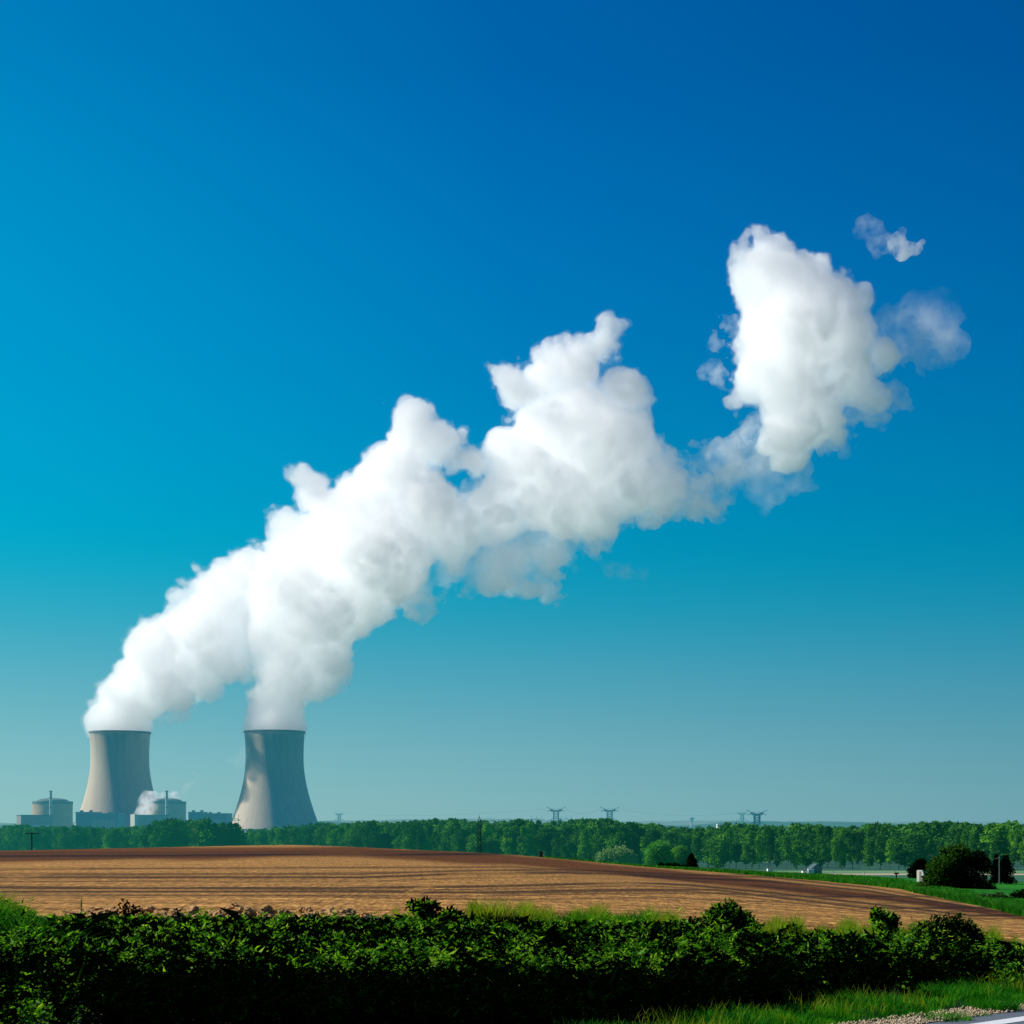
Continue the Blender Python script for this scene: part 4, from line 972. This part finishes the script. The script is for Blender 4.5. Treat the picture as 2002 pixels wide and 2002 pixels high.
    V, T = grass(px, y, np.clip(room(px,y),.12,.40)*g.uniform(.5,1.0,len(px)), g, .009, .35, .22); tag(mesh_np('bank_grass', V, T, MG_VERGE), 'green grass standing along the top of the bank at right', 'grass', kind='stuff')
    n = 3600; px = g.uniform(-120, 2120, n); y = g.uniform(21.2, 25.2, n); m = np.sin(px*.045+y*2)+np.sin(px*.017-y) > .2; px, y = px[m], y[m]
    V, T = grass(px, y, np.clip(room(px,y),.12,.5)*g.uniform(.7,1.25,len(px)), g, .009, .7, .35); tag(mesh_np('mixed_grass', V, T, MG_VERGE), 'single grass blades arching out between the weeds of the bank', 'grass', kind='stuff')
    # grass patch on the dark face at right
    n = 2600; px = g.normal(1700, 60, n); y = g.normal(22.1, .45, n); V, T = grass(px, y, g.uniform(.12,.3,n), g, .010, .4, .25)
    tag(mesh_np('patch_grass', V, T, MG_VERGE), 'patch of grass on the dark bank above the verge at right', 'grass', kind='stuff')
    n = 500; px = g.uniform(-100, 180, n); y = g.uniform(19, 22.5, n); V, T = grass(px, y, g.uniform(.2,.5,n), g, .011, .9, .4)
    tag(mesh_np('arching_grass', V, T, MG_VERGE), 'long arching grass blades at the left', 'grass', kind='stuff')
    # grass verge by the road
    n = 42000; s = g.uniform(-3.6, 11, n); d = g.uniform(.40, 1.62, n); q = RP+s[:,None]*RD+d[:,None]*RN; x, y = q[:,0], q[:,1]
    h = g.uniform(.09,.27,n)*np.clip((d-.25)/.7, .3, 1)*(.8+.25*np.sin(s*3.1)+.15*np.sin(s*7.7+d*3))
    z = ground_z(x, y)-.02; D = unit(np.stack([g.normal(0,.22,n), g.normal(0,.22,n), np.ones(n)],1))
    V, T = blades(np.stack([x,y,z],1), D, h, .009, g, .38); tag(mesh_np('verge_grass', V, T, MG_VERGE), 'band of bright green grass on the verge beside the road', 'grass', kind='stuff')
    n = 3000; s = g.uniform(-3.6, 11, n); d = g.uniform(.7, 1.6, n); q = RP+s[:,None]*RD+d[:,None]*RN; x, y = q[:,0], q[:,1]; m = np.sin(s*2.2)+np.sin(s*5.3+d*2) > .1; x, y = x[m], y[m]; n = len(x)
    z = ground_z(x, y)-.02; D = unit(np.stack([g.normal(0,.2,n), g.normal(0,.2,n), np.ones(n)],1))
    V, T = blades(np.stack([x,y,z],1), D, g.uniform(.16,.33,n), .008, g, .3); tag(mesh_np('seeding_grass', V, T, MG_TIP), 'yellowish seeding grass standing out of the verge', 'grass', kind='stuff')
undergrowth()

def tuft(label, px, y, n, h, w, seed, mat, r=.18, kind='grass_tuft', dark=None, bend=.35):
    g = np.random.default_rng(seed); p = on_ground(px, y); e = empty(kind, p); tag(e, label, 'grass tuft')
    a = g.uniform(0, 2*np.pi, n); rr = r*np.sqrt(g.random(n)); P = np.stack([rr*np.cos(a), rr*np.sin(a), np.full(n,-.03)], 1)
    D = unit(np.stack([np.cos(a)*rr/r*.5+g.normal(0,.12,n), np.sin(a)*rr/r*.5+g.normal(0,.12,n), np.ones(n)],1))
    V, T = blades(P, D, h*g.uniform(.6,1.1,n), w, g, bend); mesh_np('blades', V, T, mat, e)
    if dark:
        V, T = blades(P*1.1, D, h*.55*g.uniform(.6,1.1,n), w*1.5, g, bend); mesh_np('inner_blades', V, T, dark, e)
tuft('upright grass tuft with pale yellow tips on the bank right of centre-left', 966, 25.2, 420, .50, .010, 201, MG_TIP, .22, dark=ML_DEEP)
tuft('green grass clump rising above the fringe at the middle of the bank', 1140, 25.2, 420, .36, .011, 202, MG_VERGE, .3)
tuft('dense green grass clump right of the middle, with yellow tips around', 1232, 25.2, 420, .40, .011, 203, MG_VERGE, .28)
tuft('rounded grass tuft growing on the gravel near the white road line', 1946, 17.75, 700, .20, .009, 204, MG_VERGE, .22)
tuft('small grass tuft on the gravel at the very right edge', 1995, 18.35, 500, .18, .009, 205, MG_VERGE, .2)
tuft('flat grass tuft at the bottom edge between gravel and asphalt', 1848, 16.9, 520, .14, .009, 206, MG_VERGE, .24)
tuft('thin low tuft between the two tufts on the road edge', 1893, 17.25, 320, .10, .008, 207, MG_VERGE, .2)

def near_shrub(kind, label, lst, y, n, leaf, mat, seed, dark=None, core=.5):
    bl = pblob(lst, y); cx = sum(b[0] for b in bl)/len(bl); gz = float(ground_z(cx, y)); e = empty(kind, (cx, y, gz)); tag(e, label, 'plant')
    blob_foliage('foliage', bl, n, leaf, mat, e, seed, (cx,y,gz), .35)
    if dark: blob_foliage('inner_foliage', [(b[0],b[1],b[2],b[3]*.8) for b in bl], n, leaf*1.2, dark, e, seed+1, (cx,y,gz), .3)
    m = MB()
    for b in bl: m.bar((0,0,-.05), (b[0]-cx, b[1]-y, b[2]-gz), .018, .006)
    m.build('stem', M_STEM, e)
near_shrub('leafy_plant', 'dark broad-leaved plant standing above the bank, left of the yellow tuft', [(818,1776,16,0),(838,1772,13,0),(806,1772,9,0),(830,1792,20,0),(850,1780,9,0)], 25.0, 240, .085, ML_WEED, 301, ML_DEEP)
near_shrub('dark_plant', 'dark bushy plant among the earth lumps at left', [(243,1768,9,0),(252,1782,17,0),(266,1788,14,0),(250,1800,18,0)], 25.3, 300, .06, ML_DEEP, 303)
near_shrub('leafy_shrub', 'tallest leafy shrub on the bank right of the middle, with a stalk', [(1415,1790,26,0),(1445,1800,26,0),(1392,1800,20,0),(1430,1775,14,0),(1462,1812,22,0),(1398,1782,10,0)], 25.0, 1300, .06, ML_WEED, 305, ML_DEEP)
near_shrub('brown_shrub', 'brownish scrub left of the tallest leafy shrub', [(1352,1812,22,0),(1372,1826,24,0),(1340,1830,22,0),(1382,1846,22,0)], 24.2, 900, .05, mat_leaf('brown_leaf',(.015,.018,.006),(.05,.055,.015),(.13,.11,.03),.3,9.), 307, ML_DEEP)
near_shrub('sunny_shrub', 'shrub with bright yellow top against the field at right', [(1722,1800,18,0),(1740,1808,18,0),(1715,1788,12,0),(1745,1796,10,0),(1728,1820,20,0)], 25.4, 800, .07, ML_WEED2, 309, ML_DEEP)
near_shrub('bramble_shrub', 'wide thorny bramble mound in front of the field at far right', [(1805,1822,20,0),(1835,1812,24,0),(1868,1812,26,0),(1898,1822,22,0),(1850,1836,30,0),(1912,1840,18,0),(1815,1842,22,0)], 25.0, 1800, .055, mat_leaf('bramble_top',(.012,.04,.004),(.04,.10,.01),(.16,.19,.03),.4,8.), 311, ML_DEEP)
near_shrub('round_weed', 'low rounded dark weed clump between the shrubs at right', [(1545,1822,15,0),(1560,1828,14,0),(1530,1830,13,0),(1600,1832,12,0),(1622,1834,12,0)], 25.2, 600, .06, ML_WEED, 313, ML_DEEP)
near_shrub('leafy_mound', 'leafy green mound right of the broad-leaved plant', [(880,1790,16,0),(868,1800,18,0),(895,1800,16,0)], 24.9, 350, .075, ML_WEED, 315, ML_DEEP)

def stalk(label, px, y, h, lean, seed):
    p = on_ground(px, y); e = empty('seed_stalk', p); tag(e, label, 'grass stalk'); m = MB(); q = Vector((0,0,-.05)); d = Vector((lean,0,1)).normalized()
    for k in range(6): r = q+d*h/6; m.bar(q, r, .012, .009); q = r; d = (d+Vector((lean*.2,0,-.02))).normalized()
    m.build('stem', MG_TIP, e); m = MB(); m.bar(q-d*h*.3, q+d*.03, .022, .008); m.build('seed_head', MG_TIP, e)
stalk('tall pale grass stalk standing alone in the dark ditch at left', 138, 17.2, .62, .14, 1)
stalk('thin pale stalk rising from the dark bank at right', 1733, 21.9, .52, .16, 2)
stalk('short dark stalk standing before the field above the earth lumps', 159, 25.6, .34, .0, 3)
stalk('leaning dark twig at the field edge near the right border', 1952, 26.0, .26, -.45, 4)

def clods():
    g = np.random.default_rng(55); protos = []
    Mc = Mat('clod_earth'); n = Mc.noise(Mc.coord('Object'), 9, 4, .65); c = Mc.ramp(n, [(.3,(.38,.19,.065)), (.7,(.85,.52,.22))]); MC = Mc.out(Mc.diffuse(c, .95, Mc.bump(n, .8, .03)))
    import bmesh
    for k in range(5):
        bm = bmesh.new(); bmesh.ops.create_icosphere(bm, subdivisions=3, radius=1.0)
        for v in bm.verts:
            p = v.co.copy(); v.co = p*(1+.75*mnoise.noise(p*1.5+Vector((k*7,0,0)))+.4*mnoise.noise(p*3.3+Vector((0,k*5,0)))+.18*mnoise.noise(p*7)); v.co.z *= .7
        me = bpy.data.meshes.new('earth_clod'); bm.to_mesh(me); bm.free(); me.materials.append(MC); protos.append(me)
    for i in range(130):
        if i < 34: px = g.uniform(118, 222)
        elif i < 100: px = g.uniform(262, 700)
        elif i < 118: px = g.uniform(690, 960)
        else: px = g.uniform(960, 1010)
        r = g.uniform(.035, .10)*(1.0 if px < 700 else .7); y = g.uniform(25.0, 26.3); p = on_ground(px, y)
        o = bpy.data.objects.new('earth_clod', protos[i % 5]); COL.objects.link(o); o.location = (p.x, p.y, p.z+r*.42+g.uniform(-.01,.07)*(px<700)); o.scale = (r*g.uniform(.9,1.8), r, r*g.uniform(.8,1.3)); o.rotation_euler = (g.uniform(-.3,.3), g.uniform(-.3,.3), g.uniform(0,6.28))
        tag(o, 'rough lump of dry brown earth heaped along the near edge of the field', 'earth lump', 'lumps of earth along the field edge')
clods()

sc.view_settings.view_transform = 'Standard'; sc.view_settings.look = 'None'; sc.view_settings.exposure = 0; sc.view_settings.gamma = 1
cy = sc.cycles
cy.volume_bounces = 64; cy.max_bounces = 64; cy.transparent_max_bounces = 64; cy.diffuse_bounces = 3; cy.glossy_bounces = 2; cy.transmission_bounces = 4
cy.use_denoising = True; cy.denoiser = 'OPENIMAGEDENOISE'
cy.sample_clamp_indirect = 0
